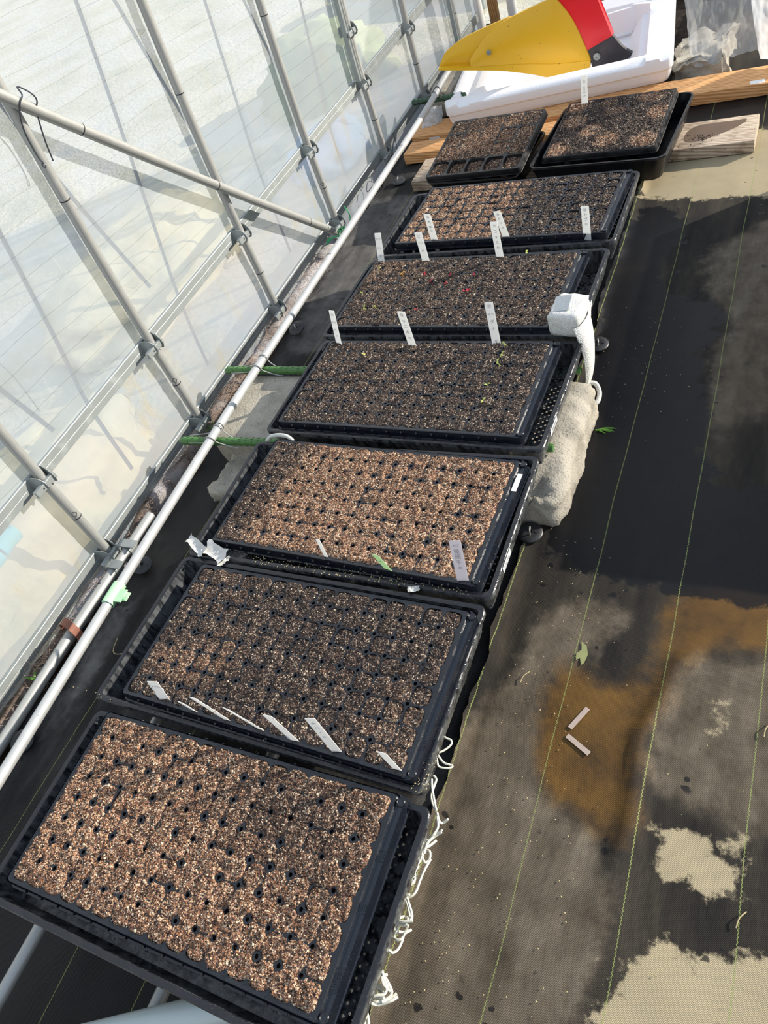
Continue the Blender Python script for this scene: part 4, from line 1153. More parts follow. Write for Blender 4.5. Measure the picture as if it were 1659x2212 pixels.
# ---------------------------------------------------------------- seedlings
def sprout_proto(mat):
    mb = MB()
    mb.tube([(0, 0, -.003), (.0004, 0, .003), (.001, .0005, .006)], [.0005, .00045, .0004], 6)
    for s in (-1, 1):
        L = [(0, 0, .006), (s*.0015, .0008, .0075), (s*.0035, .0013, .0078), (s*.0052, .0010, .0068)]
        vs = []; fs = []
        for k, p in enumerate(L):
            wd = [.0004, .0013, .0016, .0003][k]
            vs += [(p[0], p[1]-wd, p[2]), (p[0], p[1]+wd, p[2]), (p[0], p[1]+wd, p[2]-.0003), (p[0], p[1]-wd, p[2]-.0003)]
        for k in range(3):
            for j in range(4): fs.append((k*4+j, k*4+(j+1) % 4, k*4+4+(j+1) % 4, k*4+4+j))
        mb.add(vs, fs)
    return mb.build('seedling', mat, None, True)
def sprouts(mat, pts, label, group):
    p0 = sprout_proto(mat)
    for k, (x, y, sc_) in enumerate(pts):
        o = p0 if k == 0 else p0.copy()
        if k: COL.objects.link(o)
        o.location = (x, y, .190); o.rotation_euler = (R_.uniform(-.4, .4), R_.uniform(-.4, .4), R_.uniform(0, 6)); o.scale = (sc_,)*3
        tag(o, label, 'seedling', group)
sprouts(M_SPROUT, [(-.165, 1.04, 1.2), (.160, 1.072, 1.5), (.163, 1.039, 1.4), (.161, 1.011, 1.6), (.157, .942, 1.3), (.161, .900, 1.4)], 'tiny pale green seedling in the dark tray beside the concrete block', 'pale seedlings beside the concrete block')
sprouts(M_REDSPROUT, [(-.118, 1.339, 1.5), (-.09, 1.305, 1.5), (-.053, 1.333, 1.1), (.008, 1.262, 1.4), (.014, 1.264, 1.2), (.010, 1.328, 1), (-.054, 1.299, 1), (-.095, 1.202, 1)], 'tiny red seedling among dark soil in the fifth tray', 'red seedlings')
sprouts(M_ORSPROUT, [(-.183, 1.345, 1.5)], 'tiny orange seedling left of the red ones', None)
sprouts(M_SPROUT, [(.115, 1.398, 1.5), (-.202, 1.212, 1.6), (-.233, 1.215, 1.5), (-.268, 1.276, 1.1), (-.262, 1.374, 1.2)], 'tiny yellow-green seedling in the tray with red sprouts', 'yellow seedlings among red ones')

# ---------------------------------------------------------------- wooden beams
def beam(x0, x1, y0, y1, h, rz, mat, label, z0=.009):
    t = empty('wooden_beam', ((x0+x1)/2, (y0+y1)/2, z0), rz); tag(t, label, 'beam', 'wooden beams under the back trays')
    MB().box((0, 0, h/2), (x1-x0, y1-y0, h)).build('timber', mat, t, False, .002, 2)
    return t
bA = beam(-.615, 1.0, 2.445, 2.565, .036, .006, M_WOOD, 'fresh pale wooden beam farthest back, in front of the foam lid')
for x, f in ((-.530-.19, 1), (.515-.19, 0)):
    s = MB().box((0, 0, 0), (.040, .0006 if f else .022, .014 if f else .0006)).build('paper_sticker', M_STICK, bA); s['label'] = 'white paper sticker'
    s.location = (x, -.0603, .020) if f else (x, -.044, .0363)
beam(-.600, .30, 2.312, 2.402, .036, -.004, M_WOOD, 'fresh orange wooden beam end sticking out left below the twenty-cell tray')
o = beam(-.495, .540, 2.112, 2.265, .034, 0, M_OLDWOOD, 'weathered wet plank jutting out on the right below the deep square tray')
M_STAIN = simple('wet_wood_stain', (.13, .082, .05), .6, 0, 30, .25, .2)
sp = [(.352, 2.165), (.395, 2.148), (.480, 2.196), (.510, 2.240), (.470, 2.243), (.372, 2.236)]
q = smoothpath([(x-.0225, y-2.1885, .0343) for x, y in sp], 5, True)
MB().add(q, [tuple(range(len(q)))]).build('wet_stain', M_STAIN, o, False, angle=0)
wd = MB()
for k in range(60):
    a = R_.gauss(.38, .022); b = R_.gauss(-.02, .014)
    wd.lathe([(.0001, -.001), (.002*R_.uniform(.4, 1.2), 0), (.0001, .0015)], (a, b, .0345), 5)
c = wd.build('dirt_crumbs', M_DIRT, o, False); c['kind'] = 'stuff'

# ---------------------------------------------------------------- foam lid
LID = empty('foam_box_lid', (-.478, 2.464, .0455), math.radians(7.1)); tag(LID, 'large white polystyrene box lid lying open side up behind the beams', 'foam lid')
LW, LD, LH = .752, .66, .078
def lid_mesh():
    mb = MB()
    xs = [0, .010, .026, .048, .055, .088, .096, .128, .158, .30, .45, .600, .645, .665, .672, .712, .719, .740, LW]
    zx = [LH-.026, LH-.010, LH, LH, LH-.016, LH-.016, LH-.004, LH-.004, .003, .003, .003, .003, LH-.012, LH-.012, LH, LH, LH-.010, LH-.010, LH-.014]
    ys = [0, .010, .030, .052, .060, .072, .10, .30, .50, .55, .565, .60, .62, LD-.01, LD]
    zy = [LH-.012, LH-.004, LH, LH, LH-.008, .003, .003, .003, .003, .003, LH-.006, LH-.006, LH, LH, LH-.012]
    # side fields override each other by max height, the pan sits where both are low
    def zz(i, j):
        a, b = zx[i], zy[j]
        if a > .03 and b > .03: return max(a, b) if (i in (3, 14, 15) or j in (2, 3)) else (a+b)/2
        return max(a, b)
    nx, ny = len(xs), len(ys)
    r = .030
    def bend(x, y):
        # rounded outer corners
        cx = min(max(x, r), LW-r); cy = min(max(y, r), LD-r); d = Vector((x-cx, y-cy))
        if d.x and d.y and d.length > r: d *= r/d.length
        return cx+d.x, cy+d.y
    vs = [(*bend(x, y), zz(i, j)) for i, x in enumerate(xs) for j, y in enumerate(ys)]
    fs = [(i*ny+j, (i+1)*ny+j, (i+1)*ny+j+1, i*ny+j+1) for i in range(nx-1) for j in range(ny-1)]
    mb.add(vs, fs)
    rim = [(i, 0) for i in range(nx)]+[(nx-1, j) for j in range(1, ny)]+[(i, ny-1) for i in range(nx-2, -1, -1)]+[(0, j) for j in range(ny-2, 0, -1)]
    tv = [vs[i*ny+j] for i, j in rim]; n = len(rim)
    side = []
    for inset, z in ((0, None), (-.001, .040), (.004, .036), (.006, .018), (.012, 0)):
        for (x, y, zt) in tv:
            sx_ = 1 if x < LW/2 else -1; sy_ = 1 if y < LD/2 else -1
            dx = inset*sx_ if (x < .031 or x > LW-.031) else 0; dy = inset*sy_ if (y < .031 or y > LD-.031) else 0
            side.append((x+dx, y+dy, zt if z is None else z))
    fs = [(L*n+k, L*n+(k+1) % n, (L+1)*n+(k+1) % n, (L+1)*n+k) for L in range(4) for k in range(n)]
    fs.append(tuple(4*n+k for k in range(n)))
    mb.add(side, fs)
    return mb
o = lid_mesh().build('pan', M_EPS, LID, False)
bm = bmesh.new(); bm.from_mesh(o.data); bmesh.ops.remove_doubles(bm, verts=bm.verts, dist=1e-5); bmesh.ops.recalc_face_normals(bm, faces=bm.faces)
es = [e for e in bm.edges if len(e.link_faces) == 2 and e.calc_face_angle(0) > .5]
bmesh.ops.bevel(bm, geom=es, offset=.0022, segments=2, profile=.6, affect='EDGES', clamp_overlap=True); bm.to_mesh(o.data); bm.free()
o.data.polygons.foreach_set('use_smooth', [True]*len(o.data.polygons)); o.data.set_sharp_from_angle(angle=math.radians(50))
for (x, y, z, d, rz, lab) in ((.035, 3.00, .098, (.105, .03, .075), .25, 'white foam slab standing inside the lid, left of two behind the red part'), (.105, 3.01, .100, (.075, .035, .080), -.35, 'white foam slab standing inside the lid, right of two')):
    o = subdiv_box('foam_slab', (0, 0, 0), d, .03, M_EPS, None, .003); o.location = (x, y, z); o.rotation_euler = (-.18, 0, rz)
    tag(o, lab, 'foam', 'foam slabs inside the lid')

# ---------------------------------------------------------------- yellow and red ridging plough
def plane_y(x): return 2.69+.3*(x+.13)
PL = empty('ridger_plough', (-.126, 2.691, .055)); tag(PL, 'yellow and red ridging plough with black tip standing on the foam lid', 'plough')
def sheet_poly(name, pts, thick, mat, off=0, bulge=.02, parent=PL, cen=None):
    """plate following the plough's plane, domed towards the front, real thickness"""
    pts = [Vector((p[0], p[1])) for p in pts]
    bm = bmesh.new()
    vs = [bm.verts.new((p.x, 0, p.y)) for p in pts]
    f = bm.faces.new(vs)
    bmesh.ops.triangulate(bm, faces=[f])
    bmesh.ops.subdivide_edges(bm, edges=bm.edges[:], cuts=3, use_grid_fill=True)
    bmesh.ops.subdivide_edges(bm, edges=bm.edges[:], cuts=1, use_grid_fill=True)
    c = cen or (sum(p.x for p in pts)/len(pts), sum(p.y for p in pts)/len(pts))
    def dist_edge(x, z):
        d = 1e9; q = Vector((x, z))
        for i in range(len(pts)):
            a, b = pts[i], pts[(i+1) % len(pts)]; ab = b-a; t_ = max(0, min(1, (q-a).dot(ab)/max(ab.length_squared, 1e-12)))
            d = min(d, (q-(a+ab*t_)).length)
        return d
    for v in bm.verts:
        e = dist_edge(v.co.x, v.co.z)
        v.co.y = plane_y(v.co.x)+off-bulge*(1-math.exp(-e/.035))
    r = bmesh.ops.extrude_face_region(bm, geom=bm.faces[:])
    for v in r['geom']:
        if isinstance(v, bmesh.types.BMVert): v.co.y += thick
    bmesh.ops.recalc_face_normals(bm, faces=bm.faces)
    me = bpy.data.meshes.new(name); bm.to_mesh(me); bm.free()
    me.transform(Matrix.Translation(-PL.location))
    me.polygons.foreach_set('use_smooth', [True]*len(me.polygons)); me.set_sharp_from_angle(angle=math.radians(50))
    o = bpy.data.objects.new(name, me); COL.objects.link(o); me.materials.append(mat); o.parent = parent
    return o
def cr(pts, k=4): return [(p.x, p.y) for p in smoothpath([(a, b, 0) for a, b in pts], k)]
rear = cr([(-.509, .204), (-.490, .228), (-.472, .245), (-.413, .267), (-.333, .279), (-.255, .287)])+[(-.25, .20)]+cr([(-.33, .152), (-.416, .180), (-.47, .195), (-.505, .201)])
sheet_poly('rear_wing', rear, .010, M_YEL, .006, .016)
front = cr([(-.402, .176), (-.398, .200), (-.382, .218), (-.357, .240), (-.325, .262), (-.272, .283), (-.181, .298), (-.107, .307)])+cr([(-.107, .307), (-.066, .235), (-.039, .155), (-.020, .085)])+cr([(-.020, .085), (-.126, .105), (-.24, .138), (-.402, .176)])
sheet_poly('front_wing', front, .012, M_YEL, -.010, .020)
# turned-under lower flange of the wing
top = cr([(-.020, .085), (-.126, .105), (-.24, .138), (-.402, .176), (-.505, .202)], 6)
bot = cr([(-.028, .045), (-.126, .058), (-.215, .100), (-.32, .142), (-.505, .198)], 6)
vs = []; fs = []
for (a, b), (c, d) in zip(top, bot):
    vs += [(a, plane_y(a)-.012, b+.002), (c, plane_y(c)-.012, d), (c, plane_y(c)-.002, d+.002), (a, plane_y(a)+.004, b+.004)]
for k in range(len(top)-1):
    for j in range(4): fs.append((k*4+j, k*4+(j+1) % 4, k*4+4+(j+1) % 4, k*4+4+j))
o = MB().add([Vector(v)-PL.location for v in vs], fs).build('lower_flange', M_YEL, PL, True)
red = cr([(-.107, .309), (-.066, .235), (-.039, .158), (-.030, .118)])+[(.052, .140)]+cr([(.052, .140), (.031, .206), (.014, .268), (.006, .34), (.0, .40)])+[(-.075, .42), (-.12, .36)]
sheet_poly('red_body', red, .030, M_RED, -.004, .006)
blk = [(-.032, .119), (.052, .141)]+cr([(.052, .141), (.080, .095), (.116, .060)])+cr([(.116, .060), (.085, .052), (.04, .048), (-.015, .042)])
sheet_poly('black_tip', blk, .016, M_BLKSTEEL, .0, .004)
for (x, z, r, off) in ((-.327, .212, .0075, -.031), (.000, .092, .0095, -.008), (-.060, .300, .0095, -.014)):
    mb = MB(); c = Vector((x, plane_y(x)+off, z))-PL.location; rot = Matrix.Rotation(PI/2, 3, 'X')
    mb.lathe([(r*1.25, 0), (r*1.25, .0015), (r, .0016), (r, .005), (r*.45, .0055), (r*.4, .003), (.0001, .003)], c, 6 if r < .009 else 16, rot)
    mb.build('bolt', M_RAIL, PL, False)
MB().lathe([(.035, 0), (.035, .012), (.028, .016), (.0001, .016)], Vector((-.125, plane_y(-.125)+.035, .0415))-PL.location, 20).build('foot', M_PEG, PL, False)

PL.location.z += .008
# red bar with bracket behind the plough
t = empty('red_tool', (-.24, 3.32, .165), .35); tag(t, 'red metal tool bar with silver bracket partly hidden behind the plough', 'tool')
MB().box((0, 0, 0), (.20, .05, .030)).build('bar', M_RED, t, False, .004, 2)
MB().box((-.02, -.027, .006), (.022, .006, .05)).box((-.02, 0, .020), (.022, .054, .006)).build('bracket', M_RAIL, t, False, .001, 1)
MB().lathe([(.008, .0), (.008, .03), (.005, .034), (.0001, .034)], (-.02, 0, .022), 8).build('bolt', M_RAIL, t)
MB().box((.03, .02, -.09), (.02, .02, .16)).build('leg', M_RED, t, False, .002, 1)
MB().box((-.06, .02, -.09), (.02, .02, .16)).build('leg', M_RED, t, False, .002, 1)

# posts by the end wall
def post(name, x, y, w, h, mat, lab, round_=True):
    if round_: o = MB().tube([(x, y, -.02), (x, y, h)], w/2, 18).build(name, mat, None, True)
    else: o = MB().box((x, y, h/2), (w, w, h)).build(name, mat, None, False, .002, 1)
    tag(o, lab, 'post', 'posts by the end wall')
post('wall_post', -.70, 3.56, .05, 1.4, M_WHITEPAINT, 'white round post left of the brown wooden post', True)
post('wall_post', -.615, 3.53, .036, 1.4, M_POSTWOOD, 'brown wooden post between two white posts behind the plough', False)
post('wall_post', -.545, 3.57, .042, 1.4, M_WHITEPAINT, 'white round post right of the brown wooden post', True)
post('wall_post', -.205, 3.40, .06, 1.4, M_POSTWOOD, 'brown wooden post standing behind the red tool bar', False)
o = MB().box((.10, 3.45, .03), (.6, .06, .06)).build('wooden_beam', M_POSTWOOD, None, False, .003, 1)
tag(o, 'brown timber lying behind the foam lid at the top edge of the view', 'beam')

# ---------------------------------------------------------------- plastic sheets on the right
def crumple(name, top, bot, nu, nv, amp, freq, mat, label, seed, curl=.03, thick=.0):
    vs = []; fs = []
    T = smoothpath(top, 8); B = smoothpath(bot, 8)
    m = min(len(T), len(B))
    for i in range(nu):
        u = i/(nu-1)*(len(T)-1); k = min(int(u), len(T)-2); a = T[k].lerp(T[k+1], u-k)
        u2 = i/(nu-1)*(len(B)-1); k2 = min(int(u2), len(B)-2); b = B[k2].lerp(B[k2+1], u2-k2)
        for j in range(nv):
            w = j/(nv-1); p = a.lerp(b, w)
            q = p*freq
            d = abs(fbm(q.x*1.8, q.z*.8, seed))*1.6-.4+.5*fbm(q.x*3.5, q.z*2.2, seed+3)
            p = p+Vector((.35*amp*fbm(q.x, q.z, seed+7), -amp*d, .25*amp*fbm(q.x*2, q.z*2, seed+11)))
            if w > .85: p.y += -curl*((w-.85)/.15)**2; p.z += curl*.5*((w-.85)/.15)**2
            vs.append(p)
    for i in range(nu-1):
        for j in range(nv-1): c = i*nv+j; fs.append((c, c+1, c+1+nv, c+nv))
    o = obj_from(name, vs, fs, mat, None, True)
    return tag(o, label, 'plastic sheet')
crumple('plastic_sheet', [(.25, 2.72, .55), (.36, 2.68, .56), (.50, 2.72, .55), (.62, 2.78, .55)], [(.315, 2.64, .050), (.36, 2.63, .050), (.48, 2.66, .052), (.62, 2.68, .052)], 90, 90, .020, 5.5, M_SHEET, 'crumpled clear plastic sheet hanging behind the fresh wooden beam', 3, .03)
crumple('plastic_sheet', [(.44, 2.58, .50), (.52, 2.54, .50), (.66, 2.54, .50)], [(.515, 2.59, .055), (.58, 2.58, .055), (.70, 2.58, .055)], 50, 70, .012, 5, M_WHITESHEET, 'milky white plastic sheet at the right edge in front of the clear one', 23, .01)
o = crumple('plastic_bag', [(-.60, 2.54, .085), (-.57, 2.545, .095), (-.525, 2.565, .09)], [(-.595, 2.49, .02), (-.565, 2.49, .022), (-.525, 2.52, .02)], 36, 36, .016, 26, M_WHITESHEET, 'crumpled torn white plastic under the dark green stake', 33, .015)

# ---------------------------------------------------------------- small things
def disc_peg(x, y, z, tilt, label, r=.0245):
    t = empty('anchor_peg', (x, y, z)); t.rotation_euler = tilt; tag(t, label, 'anchor peg', 'round black anchor pegs')
    mb = MB(); mb.lathe([(.004, .0), (.004, .004), (r*.5, .0048), (r*.93, .004), (r, .0025), (r, 0), (r*.9, -.001), (.004, 0)], (0, 0, 0), 28)
    mb.build('disc', M_PEG, t, True)
    for s in (-1, 1): MB().tube([(s*r*.5, 0, .0046), (s*r*.5, 0, .0056)], .0036, 10).build('dimple', M_BAND, t, True)
    MB().tube(smoothpath([(.0, -.007, -.03), (0, -.007, .008), (0, 0, .0135), (0, .007, .008), (0, .007, -.03)], 5), .0017, 8).build('pin', M_WIRE, t, True)
disc_peg(-.583, 1.365, .028, (.25, -.2, .6), 'black disc peg on the mat between pale pipe and trays, before the twine')
disc_peg(-.580, 2.190, .014, (.1, .05, .2), 'black disc peg near the left end of the orange wooden beam')
disc_peg(-.588, .520, .020, (.1, .25, .3), 'black disc peg half under the pale pipe near the green clip')
disc_peg(-.600, .085, .016, (.1, .2, .1), 'black disc peg under the pale pipe at the left edge')
disc_peg(-.585, 2.618, .045, (.2, .1, .4), 'black disc peg beside the torn white plastic')
disc_peg(.283, 1.290, .016, (.1, .1, .3), 'black disc peg on the right mat below the white mesh bag')
disc_peg(.268, .728, .016, (.05, .1, .2), 'black disc peg on the right mat near the end of the broken concrete block')
# green twine bundle
t = empty('twine_bundle', (-.607, 1.775, .055)); tag(t, 'bundle of green twine knotted at the foot of the diagonal brace', 'twine')
mb = MB()
for k in range(9):
    a = k*.0032
    mb.tube(smoothpath([(-.028, -.045+a*.4, .012+a*.4), (-.010, -.030+a, .024-a*.3), (.012, -.012+a*.8, .020-a*.6), (.020, .006+a*.4, .010-a*.2)], 5), .0017, 7)
mb.build('strands', M_TWINE, t, True)
pts = [Vector((.012*math.cos(s*1.9)*(1-.2*math.sin(s*3)), .012*math.sin(s*2.3), .012*math.sin(s*1.3+1))) + Vector((.012, .004, .022)) for s in np.linspace(0, 14, 90)]
MB().tube(pts, .0022, 7).build('knot', M_TWINE, t, True)
MB().tube(smoothpath([(.018, .006, .028), (.030, .025, .034), (.030, .045, .055), (.012, .06, .075)], 6), .0018, 7).build('loose_end', M_TWINE, t, True)
# wires near the rail
for P_, lab in (([(-.672, 2.22, .045), (-.66, 2.16, .06), (-.65, 2.13, .04), (-.665, 2.11, .03), (-.672, 2.15, .045), (-.655, 2.17, .025), (-.63, 2.15, .012)], 'coil of dark wire at the wall foot left of the wooden beams'), ([(-.685, 2.45, .07), (-.676, 2.43, .03), (-.672, 2.40, .012), (-.672, 2.37, .014), (-.68, 2.41, .04)], 'bent dark wire hanging from the lower rail left of the foam lid')):
    tag(MB().tube(smoothpath(P_, 6), .0013, 7).build('wire', M_DARKWIRE, None, True), lab, 'wire', 'loose wires at the wall foot')

# white cords tangled on the right ends of the near trays
CORDS = {1 : [[(0.2737, 0.2022, 0.1017), (0.2792, 0.1974, 0.1003), (0.28, 0.1846, 0.1022), (0.2811, 0.1717, 0.1023), (0.2867, 0.162, 0.0979), (0.2934, 0.1554, 0.0974)], [(0.2753, 0.1944, 0.1078), (0.28, 0.1824, 0.1076), (0.2917, 0.1636, 0.1137), (0.2968, 0.1539, 0.1095)], [(0.2996, 0.1504, 0.1095), (0.3071, 0.1395, 0.1108), (0.3114, 0.14, 0.1069), (0.3182, 0.1457, 0.1108)]] ,
2 : [[(0.3019, 0.1445, 0.1103), (0.3082, 0.1311, 0.1121), (0.3052, 0.1202, 0.1115), (0.2983, 0.1139, 0.1067), (0.2987, 0.102, 0.1122), (0.3041, 0.104, 0.1109), (0.3107, 0.1147, 0.1086)], [(0.3116, 0.1318, 0.1014), (0.3026, 0.1232, 0.0982), (0.2969, 0.1157, 0.1002), (0.296, 0.1069, 0.1015), (0.2934, 0.0945, 0.1001), (0.3019, 0.0845, 0.1018), (0.3054, 0.0899, 0.0976), (0.304, 0.0994, 0.1008), (0.2953, 0.0998, 0.098), (0.2957, 0.0866, 0.1019), (0.2918, 0.0758, 0.1015), (0.2888, 0.067, 0.0952), (0.2941, 0.0588, 0.0955), (0.2904, 0.0517, 0.0962)], [(0.3119, 0.0884, 0.111), (0.309, 0.0735, 0.1125), (0.3066, 0.0602, 0.1099), (0.3064, 0.0445, 0.1116), (0.3015, 0.0367, 0.1106), (0.2976, 0.0384, 0.1103)], [(0.2975, 0.0767, 0.1069), (0.2954, 0.0666, 0.1094), (0.2987, 0.0623, 0.1076), (0.298, 0.0539, 0.1096), (0.2942, 0.0491, 0.109)], [(0.3158, 0.1257, 0.1132), (0.3056, 0.1171, 0.1092), (0.3023, 0.1062, 0.1148), (0.3022, 0.092, 0.1156)]] ,
3 : [[(0.2963, 0.0348, 0.1112), (0.3023, 0.0277, 0.1124), (0.3103, 0.016, 0.1084), (0.3118, 0.0085, 0.1133)], [(0.2919, 0.0354, 0.1043), (0.3062, 0.0145, 0.1025)], [(0.2951, 0.0064, 0.1139), (0.3006, 0.0117, 0.1067), (0.3082, 0.0093, 0.1124), (0.305, 0.0023, 0.1092), (0.2957, 0.0016, 0.1072), (0.2932, 0.0039, 0.1083), (0.3029, 0.0051, 0.1121), (0.3151, 0.0096, 0.1129)], [(0.3058, 0.005, 0.0995), (0.3026, -0.0032, 0.095), (0.2961, -0.0075, 0.1004), (0.2911, -0.0125, 0.0973), (0.2979, -0.0163, 0.1017), (0.3047, -0.0127, 0.1025), (0.3028, -0.0058, 0.0987), (0.2975, -0.0067, 0.1026)], [(0.312, 0.0013, 0.099), (0.3064, -0.0065, 0.1031), (0.3044, -0.0152, 0.0986), (0.303, -0.0257, 0.0999), (0.2981, -0.0318, 0.1016), (0.2921, -0.03, 0.1032)], [(0.29, 0.0076, 0.0965), (0.2951, -0.0026, 0.1031), (0.2916, -0.0127, 0.0987)]] ,
4 : [[(0.2959, -0.0544, 0.1146), (0.3019, -0.0633, 0.1104), (0.3088, -0.0703, 0.1111), (0.3083, -0.0782, 0.1116), (0.3009, -0.0824, 0.1126), (0.2946, -0.086, 0.1122)], [(0.2967, -0.0581, 0.1068), (0.3082, -0.0656, 0.1094), (0.3149, -0.0734, 0.1059), (0.3099, -0.0826, 0.1053), (0.3001, -0.0894, 0.1076), (0.2914, -0.0902, 0.1037), (0.2939, -0.0864, 0.1042), (0.3092, -0.0821, 0.1097)], [(0.2911, -0.0691, 0.1057), (0.2962, -0.0759, 0.1014), (0.3036, -0.077, 0.1046), (0.2966, -0.0704, 0.1059)], [(0.2872, -0.0723, 0.0992), (0.2923, -0.0799, 0.0993), (0.296, -0.0809, 0.0948)], [(0.3242, -0.0749, 0.1065), (0.3181, -0.0819, 0.1082), (0.3038, -0.0908, 0.1056), (0.2951, -0.0928, 0.1084)], [(0.3205, -0.072, 0.1045), (0.3147, -0.0809, 0.1048), (0.3073, -0.0866, 0.1097)], [(0.3039, -0.057, 0.1095), (0.2986, -0.0614, 0.1111), (0.304, -0.0691, 0.1122), (0.3142, -0.0729, 0.11)]] ,
5 : [[(0.29, -0.1024, 0.1016), (0.2946, -0.1084, 0.102), (0.2983, -0.1133, 0.1039), (0.2998, -0.1213, 0.1015)], [(0.2909, -0.1058, 0.1055), (0.2936, -0.1128, 0.0995), (0.296, -0.1215, 0.1038)], [(0.2911, -0.1119, 0.1068), (0.2974, -0.1184, 0.1061)]] ,}
CORDL = {1: 'white cord strand hanging at the joint of the two nearest trays', 2: 'thick tangle of white cord on the right end of the nearest tray', 3: 'tangle of looped white cord halfway along the nearest tray end',
  4: 'bunched white cord coil low on the nearest tray end', 5: 'white cord at the near corner of the nearest tray'}
for k, L in CORDS.items():
    mb = MB()
    for P_ in L: mb.tube(smoothpath(P_, 7), .0018, 8)
    tag(mb.build('cord_tangle', M_CORD, None, True), CORDL[k], 'cord', 'white cord tangles hanging on the tray ends')
for P_, lab in (([(.272, .262, .121), (.280, .255, .12), (.288, .254, .119), (.291, .249, .118), (.287, .241, .118), (.280, .233, .119), (.270, .226, .121)], 'white hooked wire on the end of the second tray, upper of two'),
                ([(.266, .238, .119), (.275, .229, .114), (.286, .2215, .11), (.299, .221, .108), (.295, .216, .108), (.281, .214, .11), (.276, .221, .113), (.272, .230, .118)], 'white hooked wire on the end of the second tray, lower of two')):
    tag(MB().tube(smoothpath(P_, 6), .0015, 8).build('wire_hook', M_CORD, None, True), lab, 'wire hook', 'white wire hooks on the tray end')

# mesh bag
t = empty('mesh_bag', (.274, 1.150, .1795), -.15); t.scale = (.88, .84, .92); tag(t, 'white mesh bag stuffed over a block on the corner of the fifth tray', 'bag')
bm = bmesh.new(); bmesh.ops.create_cube(bm, size=1)
bmesh.ops.subdivide_edges(bm, edges=bm.edges[:], cuts=5, use_grid_fill=True)
for v in bm.verts:
    p = v.co; q = Vector((p.x*.072, p.y*.088, p.z*.055))
    m = max(abs(p.x), abs(p.y), abs(p.z))*2
    s = p.normalized()*.5
    p = p.lerp(s, .28); q = Vector((p.x*.078, p.y*.096, p.z*.060))
    q += Vector((.003*fbm(p.x*5, p.y*5, p.z*5), .003*fbm(p.x*5+3, p.y*5, p.z*5), .003*fbm(p.x*5, p.y*5+4, p.z*5)))
    v.co = q+Vector((0, 0, .026))
me = bpy.data.meshes.new('stuffed_body'); bm.to_mesh(me); bm.free(); me.polygons.foreach_set('use_smooth', [True]*len(me.polygons))
o = bpy.data.objects.new('stuffed_body', me); COL.objects.link(o); me.materials.append(M_NET); o.parent = t
w = MB().box((0, 0, 0), (.040, .062, .002)).build('grey_window', M_SCREEN, t, False, .0008, 1); w.location = (-.016, .004, .0545); w.rotation_euler = (0, -.10, .2); w['label'] = 'grey mesh window'
# hanging tail
P = [(.030, -.012, .030), (.040, -.022, .010), (.0475, -.030, -.02), (.050, -.036, -.055), (.049, -.045, -.10), (.044, -.06, -.128)]
Pp = smoothpath(P, 6); nP = len(Pp); vs = []; fs = []; n = 16
for i, p in enumerate(Pp):
    f = i/(nP-1); wv_ = .030*(1-f)**.6+.012; th_ = .004+.010*(1-f)
    for k in range(n):
        a = 2*PI*k/n; vs.append(p+Vector((th_*math.cos(a), wv_*math.sin(a)+.002*math.sin(k*2.6), .0)))
for i in range(nP-1):
    for k in range(n): fs.append((i*n+k, i*n+(k+1) % n, (i+1)*n+(k+1) % n, (i+1)*n+k))
fs.append(tuple((nP-1)*n+k for k in range(n)))
MB().add(vs, fs).build('hanging_tail', M_NET, t, True)
MB().tube(smoothpath([(.046, -.055, -.122), (.062, -.050, -.125), (.074, -.062, -.142), (.074, -.085, -.152), (.058, -.095, -.155), (.044, -.085, -.150)], 6), .0058, 10).build('loop_handle', M_NET, t, True)

# tape and paper scraps on the third tray
def scrap(loc, L, W, seed, label, mat=M_TAPE, rz=0, curl=.012, name='tape_scrap'):
    vs = []; fs = []; nu, nv = 14, 6
    for lay in (0, 1):
        for i in range(nu):
            for j in range(nv):
                u = i/(nu-1)-.5; v = j/(nv-1)-.5
                ww = W*(1-.45*abs(u)*fbm(u*4, seed, 1)*2); x = u*L+.05*L*fbm(v*4, seed, 2); y = v*ww
                z = curl*(u*u*2+v*v)+.004*fbm(u*5+seed, v*4, 3)-.0006*lay+.003
                vs.append((x, y, z))
    m = nu*nv
    for i in range(nu-1):
        for j in range(nv-1):
            a = i*nv+j; fs += [(a, a+nv, a+nv+1, a+1), (m+a, m+a+1, m+a+nv+1, m+a+nv)]
    o = obj_from(name, vs, fs, mat, None, True); o.location = loc; o.rotation_euler = (.25, 0, rz)
    return tag(o, label, 'scrap', None)
scrap((-.300, .487, .180), .062, .020, 3, 'torn grey-white tape stuck on the left corner of the third tray', rz=-.5)
scrap((-.250, .480, .180), .060, .026, 7, 'crumpled printed paper tape on the third tray edge, right of the other scrap', rz=-.35)
scrap((.170, .463, .180), .020, .009, 9, 'tiny white paper scrap between the second and third trays', rz=.3, curl=.004)
scrap((-.225, .462, .178), .030, .007, 5, 'thin strip of grey tape across the gap before the third tray', rz=1.1, curl=.003)
tag(MB().tube(smoothpath([(-.300, .782, .176), (-.285, .785, .187), (-.262, .787, .190), (-.240, .784, .189), (-.228, .779, .182)], 8), .0042, 10).build('rope', M_ROPE, None, True), 'short frayed grey rope lying over the far left edge of the third tray', 'rope')

